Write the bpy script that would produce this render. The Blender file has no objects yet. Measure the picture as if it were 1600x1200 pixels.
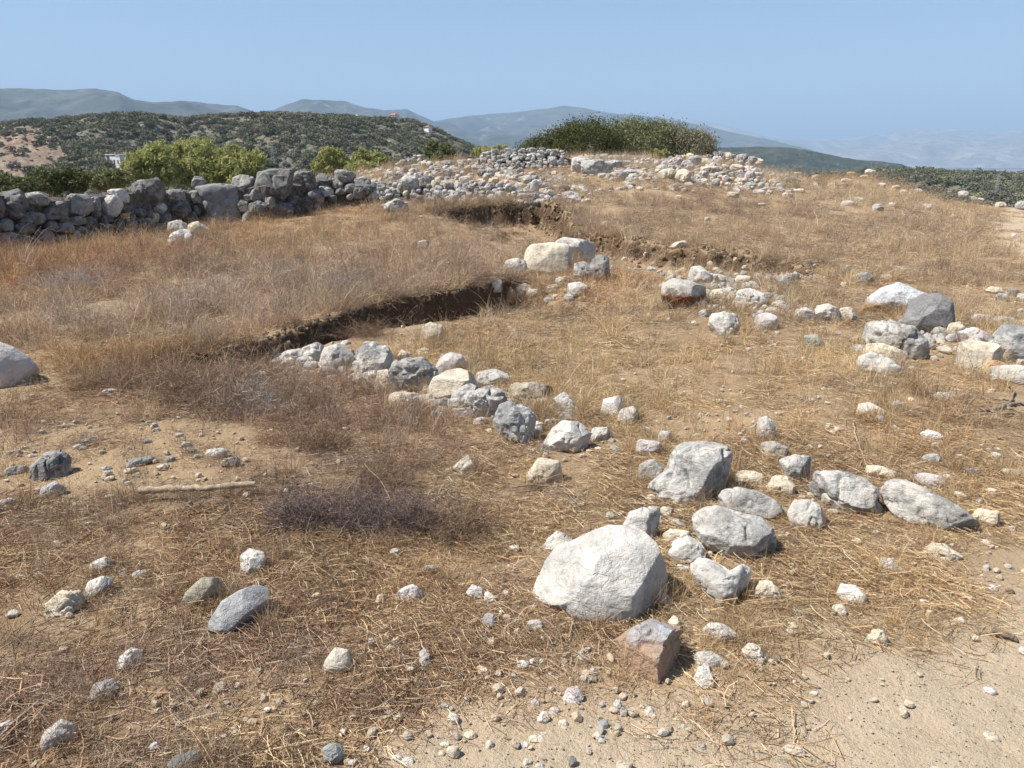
import bpy, bmesh, math, random
import numpy as np
from mathutils import Vector

scene = bpy.context.scene
COL = scene.collection
R = math.radians
random.seed(7)
rng = np.random.default_rng(7)

# ------------------------------------------------------------------ camera, sky, sun, exposure
F = 1256.0                      # focal length in photo pixels (1600 wide)
PITCH = R(15.4)
EYE = 1.6
cam = bpy.data.cameras.new("camera")
cam.sensor_width = 36.0
cam.lens = 36.0 * F / 1600.0
cam.clip_start = 0.05
cam.clip_end = 90000
camo = bpy.data.objects.new("camera", cam)
COL.objects.link(camo)
camo.location = (0, 0, EYE)
camo.rotation_euler = (R(90) - PITCH, 0, 0)
scene.camera = camo

SUN_EL = R(56)
SUN_AZ = R(-99)                 # from +Y towards +X
world = bpy.data.worlds.new("World")
scene.world = world
world.use_nodes = True
wn = world.node_tree
wn.nodes.clear()
sky = wn.nodes.new("ShaderNodeTexSky")
sky.sky_type = 'NISHITA'
sky.sun_disc = False
sky.sun_elevation = SUN_EL
sky.sun_rotation = SUN_AZ % (2 * math.pi)
sky.altitude = 0
sky.air_density = 1.0
sky.dust_density = 0.3
sky.ozone_density = 3.5
bg = wn.nodes.new("ShaderNodeBackground")
bg.inputs[1].default_value = 0.075
wo = wn.nodes.new("ShaderNodeOutputWorld")
wn.links.new(sky.outputs[0], bg.inputs[0])
wn.links.new(bg.outputs[0], wo.inputs[0])

sun = bpy.data.lights.new("sun", 'SUN')
sun.energy = 5.0
sun.angle = R(0.5)
sun.color = (1.0, 0.955, 0.89)
suno = bpy.data.objects.new("sun", sun)
COL.objects.link(suno)
to_sun = Vector((math.sin(SUN_AZ) * math.cos(SUN_EL), math.cos(SUN_AZ) * math.cos(SUN_EL), math.sin(SUN_EL)))
suno.rotation_euler = to_sun.to_track_quat('Z', 'Y').to_euler()
suno.location = (-20, 10, 30)

scene.view_settings.view_transform = 'Standard'
scene.view_settings.look = 'None'
scene.view_settings.exposure = 0.88
scene.view_settings.gamma = 1.0
scene.render.engine = 'CYCLES'
cy = scene.cycles
cy.use_denoising = True
cy.max_bounces = 5
cy.diffuse_bounces = 3
cy.glossy_bounces = 1
cy.transmission_bounces = 2
cy.volume_bounces = 0
cy.transparent_max_bounces = 6
cy.use_adaptive_sampling = True
cy.adaptive_threshold = 0.015
cy.caustics_reflective = False
cy.caustics_refractive = False

# ------------------------------------------------------------------ noise in numpy
def _hash(ix, iy, iz, s):
    n = (ix * 374761393 + iy * 668265263 + iz * 2147483647 + s * 1274126177) & 0xffffffff
    n = ((n ^ (n >> 13)) * 1274126177) & 0xffffffff
    n = ((n ^ (n >> 16)) * 2246822519) & 0xffffffff
    return ((n ^ (n >> 15)) & 0xffffff) / float(0xffffff)

def vnoise(x, y, z=None, s=0):
    x = np.asarray(x, float); y = np.asarray(y, float)
    z = np.zeros_like(x) if z is None else np.asarray(z, float)
    xi = np.floor(x).astype(np.int64); yi = np.floor(y).astype(np.int64); zi = np.floor(z).astype(np.int64)
    fx = x - xi; fy = y - yi; fz = z - zi
    fx = fx * fx * (3 - 2 * fx); fy = fy * fy * (3 - 2 * fy); fz = fz * fz * (3 - 2 * fz)
    def c(a, b, d): return _hash(xi + a, yi + b, zi + d, s)
    x00 = c(0,0,0) * (1 - fx) + c(1,0,0) * fx; x10 = c(0,1,0) * (1 - fx) + c(1,1,0) * fx
    x01 = c(0,0,1) * (1 - fx) + c(1,0,1) * fx; x11 = c(0,1,1) * (1 - fx) + c(1,1,1) * fx
    return ((x00 * (1 - fy) + x10 * fy) * (1 - fz) + (x01 * (1 - fy) + x11 * fy) * fz) * 2 - 1

def vnoise2(x, y, s=0):
    xi = np.floor(x).astype(np.int64); yi = np.floor(y).astype(np.int64)
    fx = x - xi; fy = y - yi
    fx = fx * fx * (3 - 2 * fx); fy = fy * fy * (3 - 2 * fy)
    z = np.zeros_like(xi)
    a = _hash(xi, yi, z, s) * (1 - fx) + _hash(xi + 1, yi, z, s) * fx
    b = _hash(xi, yi + 1, z, s) * (1 - fx) + _hash(xi + 1, yi + 1, z, s) * fx
    return (a * (1 - fy) + b * fy) * 2 - 1

def fbm2(x, y, o=4, s=0):
    t = 0; a = 1.0; n = 0
    for i in range(o):
        t = t + a * vnoise2(x * 2 ** i + 13.7 * i, y * 2 ** i - 7.1 * i, s + i); n += a; a *= 0.5
    return t / n

def fbm3(p, o=4, s=0, ridged=False):
    t = 0; a = 1.0; n = 0
    for i in range(o):
        v = vnoise(p[:,0] * 2 ** i + 5.3 * i, p[:,1] * 2 ** i + 1.7 * i, p[:,2] * 2 ** i - 3.1 * i, s + i)
        if ridged: v = 1 - 2 * np.abs(v)
        t = t + a * v; n += a; a *= 0.5
    return t / n

def sstep(a, b, x):
    t = np.clip((x - a) / (b - a), 0, 1)
    return t * t * (3 - 2 * t)

# ------------------------------------------------------------------ pixel <-> world
cP, sP = math.cos(PITCH), math.sin(PITCH)
RIGHT = np.array([1.0, 0, 0]); FWD = np.array([0, cP, -sP]); UP = np.array([0, sP, cP])
def ray(px, py):
    a = (np.asarray(px, float) - 800) / F; b = -(np.asarray(py, float) - 600) / F
    return FWD + a[..., None] * RIGHT + b[..., None] * UP          # forward component 1
def flat(px, py):
    d = ray(px, py); t = EYE / -d[..., 2]
    return d[..., :2] * t[..., None]
def unproj(px, py, depth):
    return np.array([0, 0, EYE]) + ray(px, py) * np.asarray(depth, float)[..., None]
def project(p):
    q = np.asarray(p) - np.array([0, 0, EYE])
    z = q @ FWD
    return 800 + F * (q @ RIGHT) / z, 600 - F * (q @ UP) / z

# ------------------------------------------------------------------ terrain height
def bank_line(pts):
    p = flat(np.array([q[0] for q in pts]), np.array([q[1] for q in pts]))
    return p, np.array([q[2] for q in pts], float), np.array([q[3:5] if len(q) > 4 else (1.0, 2.8) for q in pts], float)
BANK_A = bank_line([(185,580,0,.3,.9),(235,560,.15,.3,1.0),(330,545,.20,.3,.9),(430,530,.34,.30,.6),(490,510,.48,.50,.78),(560,487,.56,.78,1.08),(630,472,.58,.90,1.4),(700,458,.56,1.0,2.4),(765,446,.50,.95,3.2),(797,441,.28,.9,3.2),(830,437,0,.9,3.2)])
BANK_B = bank_line([(672,355,0),(706,354,.40),(760,352,.50),(830,351,.52),(885,354,.56),(902,371,.52),(940,377,.38),(1000,386,.30),(1100,397,.26),(1200,407,.22),(1290,417,.16),(1345,425,0)])
def bank(x, y, B, wid, l0, l1):
    P, D, LW = B
    best = np.full(x.shape, 1e9); sd = np.zeros(x.shape); dd = np.zeros(x.shape); lw = np.ones(x.shape); l1a = np.ones(x.shape)
    E = P[1:] - P[:-1]; Nn = np.stack([E[:, 1], -E[:, 0]], -1) / np.linalg.norm(E, axis=1, keepdims=True)
    VN = np.concatenate([Nn[:1], Nn[:-1] + Nn[1:], Nn[-1:]])
    for i in range(len(P) - 1):
        a, b = P[i], P[i + 1]; e = b - a; L = e @ e
        t = ((x - a[0]) * e[0] + (y - a[1]) * e[1]) / L
        tc = np.clip(t, 0, 1)
        qx = x - a[0] - tc * e[0]; qy = y - a[1] - tc * e[1]
        d = np.hypot(qx, qy)
        side = np.where(t < 0, qx * VN[i, 0] + qy * VN[i, 1], np.where(t > 1, qx * VN[i + 1, 0] + qy * VN[i + 1, 1], qx * e[1] - qy * e[0]))
        m = d < best
        best = np.where(m, d, best); lw = np.where(m, LW[i, 0] * (1 - tc) + LW[i + 1, 0] * tc, lw); l1a = np.where(m, LW[i, 1] * (1 - tc) + LW[i + 1, 1] * tc, l1a)
        sd = np.where(m, np.where(side > 0, d, -d), sd)
        end = np.clip(1 - np.maximum(-t if i == 0 else 0 * t, t - 1 if i == len(P) - 2 else 0 * t) * math.sqrt(L) / 0.6, 0, 1) if i in (0, len(P) - 2) else 1.0
        dd = np.where(m, (D[i] * (1 - tc) + D[i + 1] * tc) * end, dd)
    return sd, dd, sstep(0, wid, sd) * (1 - sstep(0, 1, (sd - lw) / (l1a - lw))) * dd

_cp = [-900,-400,0,300,420,500,560,600,700,800,900,1000,1100,1180,1250,1290,1335,1370,1400,1450,1500,1600,2000,2600]
_cz = [0,0,0,.12,.4,.8,1.05,1.25,1.6,1.75,1.8,1.75,1.5,1.08,.72,.6,.5,.42,.25,.05,-.1,-.3,-.4,-.4]
def blob(x, y, px, py, rx, ry, ang=0.0):
    c = flat(np.array([px]), np.array([py]))[0]
    dx = x - c[0]; dy = y - c[1]
    ca, sa = math.cos(ang), math.sin(ang)
    u = dx * ca + dy * sa; v = -dx * sa + dy * ca
    return np.exp(-((u / rx) ** 2 + (v / ry) ** 2))
def base_h(x, y):
    d = np.hypot(x, y)
    yy = np.maximum(y, 1e-3)
    u = np.where(y > 0.5, x / yy, np.sign(x) * 4) * F * cP + 800
    zc = np.interp(u, _cp, _cz)
    rise = sstep(13, 35, d) ** 1.25
    z = zc * rise
    far = zc - 3.2 * sstep(34, 95, d) - 9 * sstep(90, 260, d) - 22 * sstep(200, 700, d) - 45 * sstep(600, 2600, d)
    z = np.where(d > 34, far + (z - zc), z)
    return z, d
def height(x, y, fine=True):
    x = np.asarray(x, float); y = np.asarray(y, float)
    z, d = base_h(x, y)
    near = 1 - sstep(45, 80, d)
    z = z + (0.07 * fbm2(x / 2.6, y / 2.6, 3, 3)) * sstep(3, 9, d) * near + 0.035 * fbm2(x / 1.3, y / 1.3, 3, 9) * near
    z = z + .42 * blob(x, y, 1335, 318, 2.0, 3.2) + .2 * blob(x, y, 1250, 330, 2.0, 3.0)
    jx = 0.17 * fbm2(x / .35, y / .35, 3, 21); jy = 0.17 * fbm2(x / .35, y / .35, 3, 25)
    sa, da, A = bank(x + jx, y + jy, BANK_A, 0.10, 0.9, 3.4)
    sb, db, Bk = bank(x + 2.6 * jx, y + 2.6 * jy, BANK_B, 0.34, 0.8, 2.6)
    z = z - A - Bk
    # upcast lip along the cuts
    z = z + 0.06 * np.exp(-((sa + 0.15) / 0.22) ** 2) * np.minimum(da * 3, 1) + 0.08 * np.exp(-((sb + 0.25) / 0.35) ** 2) * np.minimum(db * 3, 1)
    if fine:
        z = z + 0.012 * fbm2(x / .16, y / .16, 3, 40) * near
    return z
def ground_hit(px, py):
    px = np.atleast_1d(np.asarray(px, float)); py = np.atleast_1d(np.asarray(py, float))
    d = ray(px, py)
    ts = np.geomspace(1.2, 60, 700)
    X = d[:, None, 0] * ts; Y = d[:, None, 1] * ts; Z = EYE + d[:, None, 2] * ts
    H = height(X, Y, False)
    below = Z < H
    idx = np.where(below.any(1), below.argmax(1), len(ts) - 1)
    i0 = np.maximum(idx - 1, 0); r = np.arange(len(px))
    g0 = Z[r, i0] - H[r, i0]; g1 = Z[r, idx] - H[r, idx]
    f = np.where(np.abs(g0 - g1) > 1e-9, g0 / np.where(np.abs(g0 - g1) > 1e-9, g0 - g1, 1), 0); f = np.clip(f, 0, 1)
    return ts[i0] + (ts[idx] - ts[i0]) * f                       # depth along FWD

# ------------------------------------------------------------------ object helpers
def tag(o, label=None, cat=None, group=None, kind=None):
    if label: o["label"] = label
    if cat: o["category"] = cat
    if group: o["group"] = group
    if kind: o["kind"] = kind
    return o
def mesh_np(name, V, Fc, mat=None, smooth=True):
    V = np.asarray(V, np.float32); Fc = np.asarray(Fc, np.int32)
    me = bpy.data.meshes.new(name)
    n, k = Fc.shape
    me.vertices.add(len(V)); me.vertices.foreach_set("co", V.ravel())
    me.loops.add(n * k); me.loops.foreach_set("vertex_index", Fc.ravel())
    me.polygons.add(n)
    me.polygons.foreach_set("loop_start", np.arange(0, n * k, k, dtype=np.int32))
    me.polygons.foreach_set("loop_total", np.full(n, k, np.int32))
    me.polygons.foreach_set("use_smooth", np.full(n, smooth))
    me.update(calc_edges=True)
    if mat: me.materials.append(mat)
    return me
def link(name, me, parent=None, loc=None):
    o = bpy.data.objects.new(name, me)
    COL.objects.link(o)
    if parent: o.parent = parent
    if loc is not None: o.location = loc
    return o
def empty(name, loc):
    o = bpy.data.objects.new(name, None); COL.objects.link(o); o.location = loc; o.empty_display_size = .1
    return o
def fattr(me, name, data):
    a = me.attributes.new(name, 'FLOAT', 'POINT'); a.data.foreach_set("value", np.asarray(data, np.float32))

# ------------------------------------------------------------------ materials
class NT:
    def __init__(s, name, rough=0.9, spec=0.2):
        s.m = bpy.data.materials.new(name); s.m.use_nodes = True
        s.n = s.m.node_tree; s.n.nodes.clear()
        s.out = s.n.nodes.new("ShaderNodeOutputMaterial")
        s.b = s.n.nodes.new("ShaderNodeBsdfPrincipled")
        s.b.inputs["Roughness"].default_value = rough
        s.b.inputs["Specular IOR Level"].default_value = spec
        s.l(s.b.outputs[0], s.out.inputs[0])
    def l(s, a, b): s.n.links.new(a, b)
    def N(s, t): return s.n.nodes.new(t)
    def setin(s, sock, v):
        if hasattr(v, "is_output"): s.l(v, sock)
        else: sock.default_value = v if not (isinstance(v, tuple) and len(v) == 3 and len(sock.default_value) == 4) else v + (1,)
    def coord(s, shift=False):
        tc = s.N("ShaderNodeTexCoord").outputs["Object"]
        if not shift: return tc
        oi = s.N("ShaderNodeObjectInfo")
        m = s.N("ShaderNodeVectorMath"); m.operation = 'MULTIPLY_ADD'
        cx = s.N("ShaderNodeCombineXYZ")
        s.l(oi.outputs["Random"], cx.inputs[0]); s.l(oi.outputs["Random"], cx.inputs[2])
        m.inputs[1].default_value = (37, 11, 53)
        s.l(cx.outputs[0], m.inputs[0]); s.l(tc, m.inputs[2])
        return m.outputs[0]
    def noise(s, vec, scale, detail=4, rough=.55, dist=0):
        n = s.N("ShaderNodeTexNoise"); s.l(vec, n.inputs["Vector"])
        n.inputs["Scale"].default_value = scale; n.inputs["Detail"].default_value = detail
        n.inputs["Roughness"].default_value = rough; n.inputs["Distortion"].default_value = dist
        return n.outputs["Fac"]
    def voro(s, vec, scale, feature='F1', out="Distance"):
        n = s.N("ShaderNodeTexVoronoi"); n.feature = feature; s.l(vec, n.inputs["Vector"]); n.inputs["Scale"].default_value = scale
        return n.outputs[out]
    def ramp(s, v, a, b, lo=0.0, hi=1.0):
        n = s.N("ShaderNodeMapRange"); n.clamp = True
        s.l(v, n.inputs[0]); n.inputs[1].default_value = a; n.inputs[2].default_value = b; n.inputs[3].default_value = lo; n.inputs[4].default_value = hi
        return n.outputs[0]
    def mix(s, f, a, b, mode='MIX'):
        n = s.N("ShaderNodeMix"); n.data_type = 'RGBA'; n.blend_type = mode
        s.setin(n.inputs[0], f); s.setin(n.inputs[6], a); s.setin(n.inputs[7], b)
        return n.outputs[2]
    def math(s, op, a, b=0.0):
        n = s.N("ShaderNodeMath"); n.operation = op; s.setin(n.inputs[0], a); s.setin(n.inputs[1], b)
        return n.outputs[0]
    def attr(s, name, kind='GEOMETRY', out="Fac"):
        n = s.N("ShaderNodeAttribute"); n.attribute_type = kind; n.attribute_name = name
        return n.outputs[out]
    def bump(s, h, strength, dist):
        n = s.N("ShaderNodeBump"); n.inputs["Strength"].default_value = strength; n.inputs["Distance"].default_value = dist
        s.l(h, n.inputs["Height"]); s.l(n.outputs[0], s.b.inputs["Normal"])
    def base(s, c): s.setin(s.b.inputs["Base Color"], c)

def stone_mat(name, light, dark, stain, stain_amt=.35, pit=.5):
    light = (light[0] * 1.02, light[1] * .975, light[2] * .90); dark = (dark[0] * 1.02, dark[1] * .975, dark[2] * .91)
    t = NT(name, .88, .25)
    v = t.coord(True)
    big = t.noise(v, 5, 5, .62, .5)
    med = t.noise(v, 19, 7, .68, .3)
    fine = t.noise(v, 110, 4, .7)
    c = t.mix(t.ramp(big, .43, .56), dark, light)
    c = t.mix(t.math('MULTIPLY', t.ramp(t.noise(v, 3.3, 6, .65), .50, .62), stain_amt), c, stain)
    c = t.mix(t.ramp(med, .33, .50, .75 * pit + .15, 0), c, (.11, .105, .10))
    c = t.mix(t.ramp(fine, .55, .66, 0, pit * .75), c, (.12, .115, .105))
    c = t.mix(t.ramp(t.noise(v, 8, 7, .75, 1.0), .55, .62, 0, .25 + .35 * pit), c, (.16, .155, .15))
    c = t.mix(t.ramp(t.noise(v, 55, 4, .65), .52, .68, 0, .4), c, tuple(min(.72, q * 1.2) for q in light))
    wv = t.N("ShaderNodeVectorMath"); wv.operation = 'MULTIPLY_ADD'; wn_ = t.N("ShaderNodeTexNoise"); t.l(v, wn_.inputs["Vector"]); wn_.inputs["Scale"].default_value = 9; wn_.inputs["Detail"].default_value = 4
    t.l(wn_.outputs["Color"], wv.inputs[0]); wv.inputs[1].default_value = (.22, .22, .22); t.l(v, wv.inputs[2])
    vein = t.voro(wv.outputs[0], 6, 'DISTANCE_TO_EDGE')
    w = t.math('MULTIPLY', t.ramp(vein, 0.0, .022, 1, 0), t.ramp(t.noise(v, 4, 2), .5, .6))
    c = t.mix(t.math('MULTIPLY', w, .1 + .45 * pit), c, (.16, .14, .12))
    t.base(c)
    st = t.N("ShaderNodeMapping"); t.l(v, st.inputs[0]); st.inputs["Scale"].default_value = (1, 1, 3.2); st.inputs["Rotation"].default_value = (.5, .35, 0)
    strat = t.noise(st.outputs[0], 13, 6, .6, 1.2)
    hh = t.math('ADD', t.math('MULTIPLY', med, .8), t.math('MULTIPLY', fine, .25))
    hh = t.math('ADD', hh, t.math('MULTIPLY', strat, .4)); hh = t.math('SUBTRACT', hh, t.math('MULTIPLY', w, .05 + .4 * pit))
    t.bump(hh, .75, .03)
    return t.m
SM = {
 'W': stone_mat("white_limestone", (.58,.57,.545), (.42,.415,.40), (.52,.46,.37), .35, .2),
 'G': stone_mat("grey_limestone", (.50,.495,.48), (.27,.27,.265), (.47,.40,.31), .4, .7),
 'B': stone_mat("blue_grey_stone", (.44,.44,.435), (.24,.245,.25), (.43,.39,.33), .25, .5),
 'D': stone_mat("dark_lichen_stone", (.34,.335,.33), (.15,.15,.15), (.42,.38,.32), .4, .9),
 'C': stone_mat("cream_stone", (.64,.57,.46), (.48,.42,.33), (.64,.60,.52), .4, .4),
 'O': stone_mat("ochre_stone", (.56,.40,.22), (.38,.24,.12), (.58,.50,.38), .3, .4),
 'L': stone_mat("lavender_stone", (.56,.53,.53), (.43,.40,.40), (.54,.47,.41), .4, .2),
 'K': stone_mat("brown_stone", (.28,.21,.145), (.13,.095,.065), (.40,.34,.25), .5, .5),
 'S': stone_mat("slate_stone", (.31,.33,.33), (.20,.215,.22), (.38,.36,.31), .3, .2),
}
def patch_mat(name, base_l, base_d, rust, lo, hi, axis, flip=False):
    t = NT(name, .9, .2)
    v = t.coord()
    sp = t.N("ShaderNodeSeparateXYZ"); t.l(v, sp.inputs[0])
    n1 = t.noise(v, 14, 5, .65); n2 = t.noise(v, 60, 4, .7)
    c = t.mix(t.ramp(n1, .4, .62), base_d, base_l)
    c = t.mix(t.ramp(n2, .55, .7, 0, .5), c, (.14, .13, .12))
    k = t.math('ADD', sp.outputs[axis], t.math('MULTIPLY', t.math('SUBTRACT', n1, .5), .12))
    m = t.ramp(k, lo, hi, 1, 0) if not flip else t.ramp(k, lo, hi)
    c = t.mix(m, c, t.mix(n2, rust, tuple(q * .5 for q in rust)))
    t.base(c)
    t.bump(t.math('ADD', n1, t.math('MULTIPLY', n2, .4)), .9, .03)
    return t.m

def ground_mat():
    t = NT("dry_earth", .95, .1)
    v = t.coord()
    bare = t.attr("bare"); path = t.attr("path"); steep = t.attr("steep"); dark = t.attr("dark")
    n1 = t.noise(v, .9, 6, .6); n2 = t.noise(v, 6, 6, .65); n3 = t.noise(v, 45, 5, .7); n4 = t.noise(v, 210, 3, .7)
    c = t.mix(t.ramp(n1, .38, .62), (.32,.222,.135), (.42,.315,.20))
    c = t.mix(t.ramp(n2, .42, .66), c, (.24,.15,.08))
    c = t.mix(t.ramp(n3, .50, .68, 0, .75), c, (.42,.32,.19))
    c = t.mix(t.ramp(n4, .50, .66, 0, .6), c, (.14,.095,.055))
    sand = t.mix(t.ramp(n2, .35, .65), (.42,.325,.215), (.48,.385,.27))
    sand = t.mix(t.ramp(n3, .48, .70, 0, .55), sand, (.31,.24,.165))
    sand = t.mix(t.ramp(n4, .54, .68, 0, .75), sand, (.60,.54,.44))
    sand = t.mix(t.ramp(t.noise(v, 160, 2, .6), .60, .70, 0, .8), sand, (.20,.16,.12))
    c = t.mix(bare, c, t.mix(1.0, sand, (.86,.77,.66), 'MULTIPLY'))
    c = t.mix(path, c, t.mix(.35, sand, (.50,.39,.265)))
    soil = t.mix(t.ramp(n3, .35, .65), (.065,.04,.024), (.15,.098,.06))  # dark brown bank soil, deepened further to paint in the cut face's shade
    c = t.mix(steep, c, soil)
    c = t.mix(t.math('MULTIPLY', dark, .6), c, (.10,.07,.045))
    c = t.mix(t.attr("farm"), c, t.mix(t.ramp(t.noise(v, .08, 5, .7), .4, .6), (.09,.10,.055), (.24,.20,.13)))
    t.base(c)
    hh = t.math('ADD', t.math('MULTIPLY', n3, 1.0), t.math('MULTIPLY', n4, .35))
    hh = t.math('ADD', hh, t.math('MULTIPLY', n2, 1.5))
    t.bump(hh, .85, .022)
    return t.m
M_GROUND = ground_mat()

def hill_mat(name, veg_a, veg_b, rock, rockamt, s, red=None, alt=None):
    t = NT(name, .95, .05)
    v = t.coord()
    n1 = t.noise(v, s, 7, .62, .3); n2 = t.noise(v, s * 6, 6, .7); n3 = t.noise(v, s * 2.6, 6, .65, .5)
    c = t.mix(t.ramp(n1, .4, .6), veg_a, veg_b)
    c = t.mix(t.ramp(n2, .47, .60, 0, .8), c, tuple(q * .55 for q in veg_a))
    c = t.mix(t.ramp(n3, 1 - rockamt - .04, 1 - rockamt + .06), c, t.mix(n2, rock, tuple(q * .7 for q in rock)))
    if red: c = t.mix(t.math('MULTIPLY', t.attr("red"), t.ramp(n2, .42, .52, .15, 1)), c, t.mix(t.ramp(n3, .44, .54), red, (.27, .215, .165)))
    if alt: c = t.mix(t.attr("alt"), c, alt)
    t.base(c)
    t.bump(n2, .8, 2.0 / max(s * 30, .3))
    return t.m

def leaf_mat(name, c1, c2, c3, trans=.25):
    t = NT(name, .75, .2)
    r = t.attr("rnd")
    c = t.mix(t.ramp(r, 0, .5), c1, c2)
    c = t.mix(t.ramp(r, .6, 1), c, c3)
    t.base(c)
    if trans:
        tr = t.N("ShaderNodeBsdfTranslucent"); t.l(c, tr.inputs[0])
        ms = t.N("ShaderNodeMixShader"); ms.inputs[0].default_value = trans
        t.l(t.b.outputs[0], ms.inputs[1]); t.l(tr.outputs[0], ms.inputs[2]); t.l(ms.outputs[0], t.out.inputs[0])
    return t.m
def grass_mat(name="dry_stalks"):
    t = NT(name, .8, .25)
    r = t.attr("rnd")
    tint = t.attr("tint", 'INSTANCER', "Color")
    c = t.mix(1.0, tint, t.mix(r, (.42,.37,.34), (1.6,1.6,1.6)), 'MULTIPLY')
    c = t.mix(t.ramp(r, .90, .93, 0, .6), c, (.68,.60,.42))
    c = t.mix(t.ramp(r, .0, .10, .6, 0), c, (.14,.085,.06))
    t.base(c)
    tr = t.N("ShaderNodeBsdfTranslucent"); t.l(c, tr.inputs[0])
    ms = t.N("ShaderNodeMixShader"); ms.inputs[0].default_value = .22
    t.l(t.b.outputs[0], ms.inputs[1]); t.l(tr.outputs[0], ms.inputs[2]); t.l(ms.outputs[0], t.out.inputs[0])
    return t.m
M_GRASS = grass_mat()
def plain(name, c, rough=.8, var=.25, s=30):
    t = NT(name, rough, .2); v = t.coord()
    n = t.noise(v, s, 5, .65)
    t.base(t.mix(t.ramp(n, .35, .65), tuple(q * (1 - var) for q in c), tuple(min(1, q * (1 + var)) for q in c)))
    t.bump(n, .5, .01)
    return t.m
M_WOOD = plain("weathered_wood", (.36,.28,.19), .85, .35, 40)
M_TWIG = plain("dry_twig", (.22,.17,.13), .85, .35, 60)
M_BARK = plain("bark", (.13,.10,.075), .9, .3, 20)
M_CORE = plain("packed_rubble", (.11,.095,.08), .95, .5, 12)
M_CONC = plain("raw_concrete", (.62,.60,.57), .9, .15, .8)
M_WHITE = plain("white_render", (.72,.70,.66), .8, .06, .5)
M_ROOF = plain("red_roof_tile", (.30,.135,.095), .8, .2, 2)
M_DARK = plain("dark_opening", (.03,.03,.032), .9, .1, 2)
M_STEEL = plain("galvanised_steel", (.34,.35,.36), .6, .1, 1)

# ------------------------------------------------------------------ ground sheet (one grid, the track cut from it)
PATH_EDGE = flat(np.array([330,520,700,880,1010,1130,1230,1330,1450,1560,1640,1900]), np.array([1320,1200,1135,1095,1085,1085,1045,1000,958,918,885,845]))
def path_mask(x, y):
    # signed distance towards the camera side of the track edge
    e = np.interp(x, PATH_EDGE[:,0], PATH_EDGE[:,1])
    n = .16 * fbm2(x / .7, y / .7, 4, 61) + .05 * fbm2(x / .12, y / .12, 2, 66)
    a = sstep(-.30, .30, e - y + n * 1.3)
    # second track far right, leading away
    tx = np.interp(y, [4, 7, 9, 12, 18, 28, 40], [4.6, 5.9, 6.8, 8.4, 11.6, 17.5, 26])
    w = np.interp(y, [5, 9, 20, 40], [.6, .8, 1.2, 1.5])
    b = sstep(.25, -.15, np.abs(x - tx - .3) - w + n * 1.2) * sstep(6.5, 9, y) * .9
    return np.clip(np.maximum(a, b), 0, 1)
def bare_mask(x, y):
    m = (1.7 * blob(x, y, 205, 700, 1.05, .5, .1) + 1.1 * blob(x, y, 60, 745, .7, .4) + .8 * blob(x, y, 760, 1110, 1.0, .3, .15)
         + .55 * blob(x, y, 1000, 1050, .5, .3) + .8 * blob(x, y, 1110, 650, .55, .5) + .5 * blob(x, y, 1500, 900, 1.2, .4)
         + .55 * blob(x, y, 1450, 700, 1.3, .8) + .5 * blob(x, y, 300, 760, .5, .3) + .5 * blob(x, y, 960, 465, .5, .8)
         + .6 * blob(x, y, 700, 890, .5, .16, -.8) + .45 * blob(x, y, 540, 1130, .5, .2)
         + .6 * blob(x, y, 1330, 300, 1.6, 2.5))
    cr = sstep(-7, -5, x) * sstep(12, 9, x) * sstep(19, 24, y) * sstep(42, 36, y)
    m = m + .75 * cr * sstep(-.1, .25, fbm2(x / 1.6, y / 1.6, 3, 181))
    m = m + .35 * fbm2(x / .5, y / .5, 4, 71) * (m > .05)
    return np.clip(m, 0, 1)
def stony(x, y):
    m = 0
    for (px, py, r) in ((450,562,.3),(500,568,.3),(550,578,.3),(600,592,.3),(650,608,.32),(700,622,.3),(750,640,.28),(800,662,.26),(850,685,.24),(900,698,.2),(1120,450,.5),(1150,470,.5),(1180,490,.4),(1030,810,.12),(1070,860,.12),(1110,880,.12),(1230,770,.16),(1500,540,.4),(1560,560,.4),(1400,540,.3),(1450,520,.3),(860,450,.4),(760,378,.9),(840,380,.9),(930,395,.8),(1020,408,.8),(1120,418,.8),(1220,425,.7),(540,525,.35),(600,505,.35),(670,488,.35),(740,470,.35)):
        m = m + blob(x, y, px, py, r, r)
    return np.clip(m, 0, 1)
def gravelly(x, y):
    m = 1.6 * blob(x, y, 300, 690, .5, .35, -.5) + 1.2 * blob(x, y, 1110, 650, .5, .45) + .8 * blob(x, y, 900, 1100, .9, .25) + .7 * blob(x, y, 200, 740, .7, .3) + .5 * blob(x, y, 1500, 800, 1.2, .8)+ .5 * blob(x, y, 960, 465, .5, .8)
    return m

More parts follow.
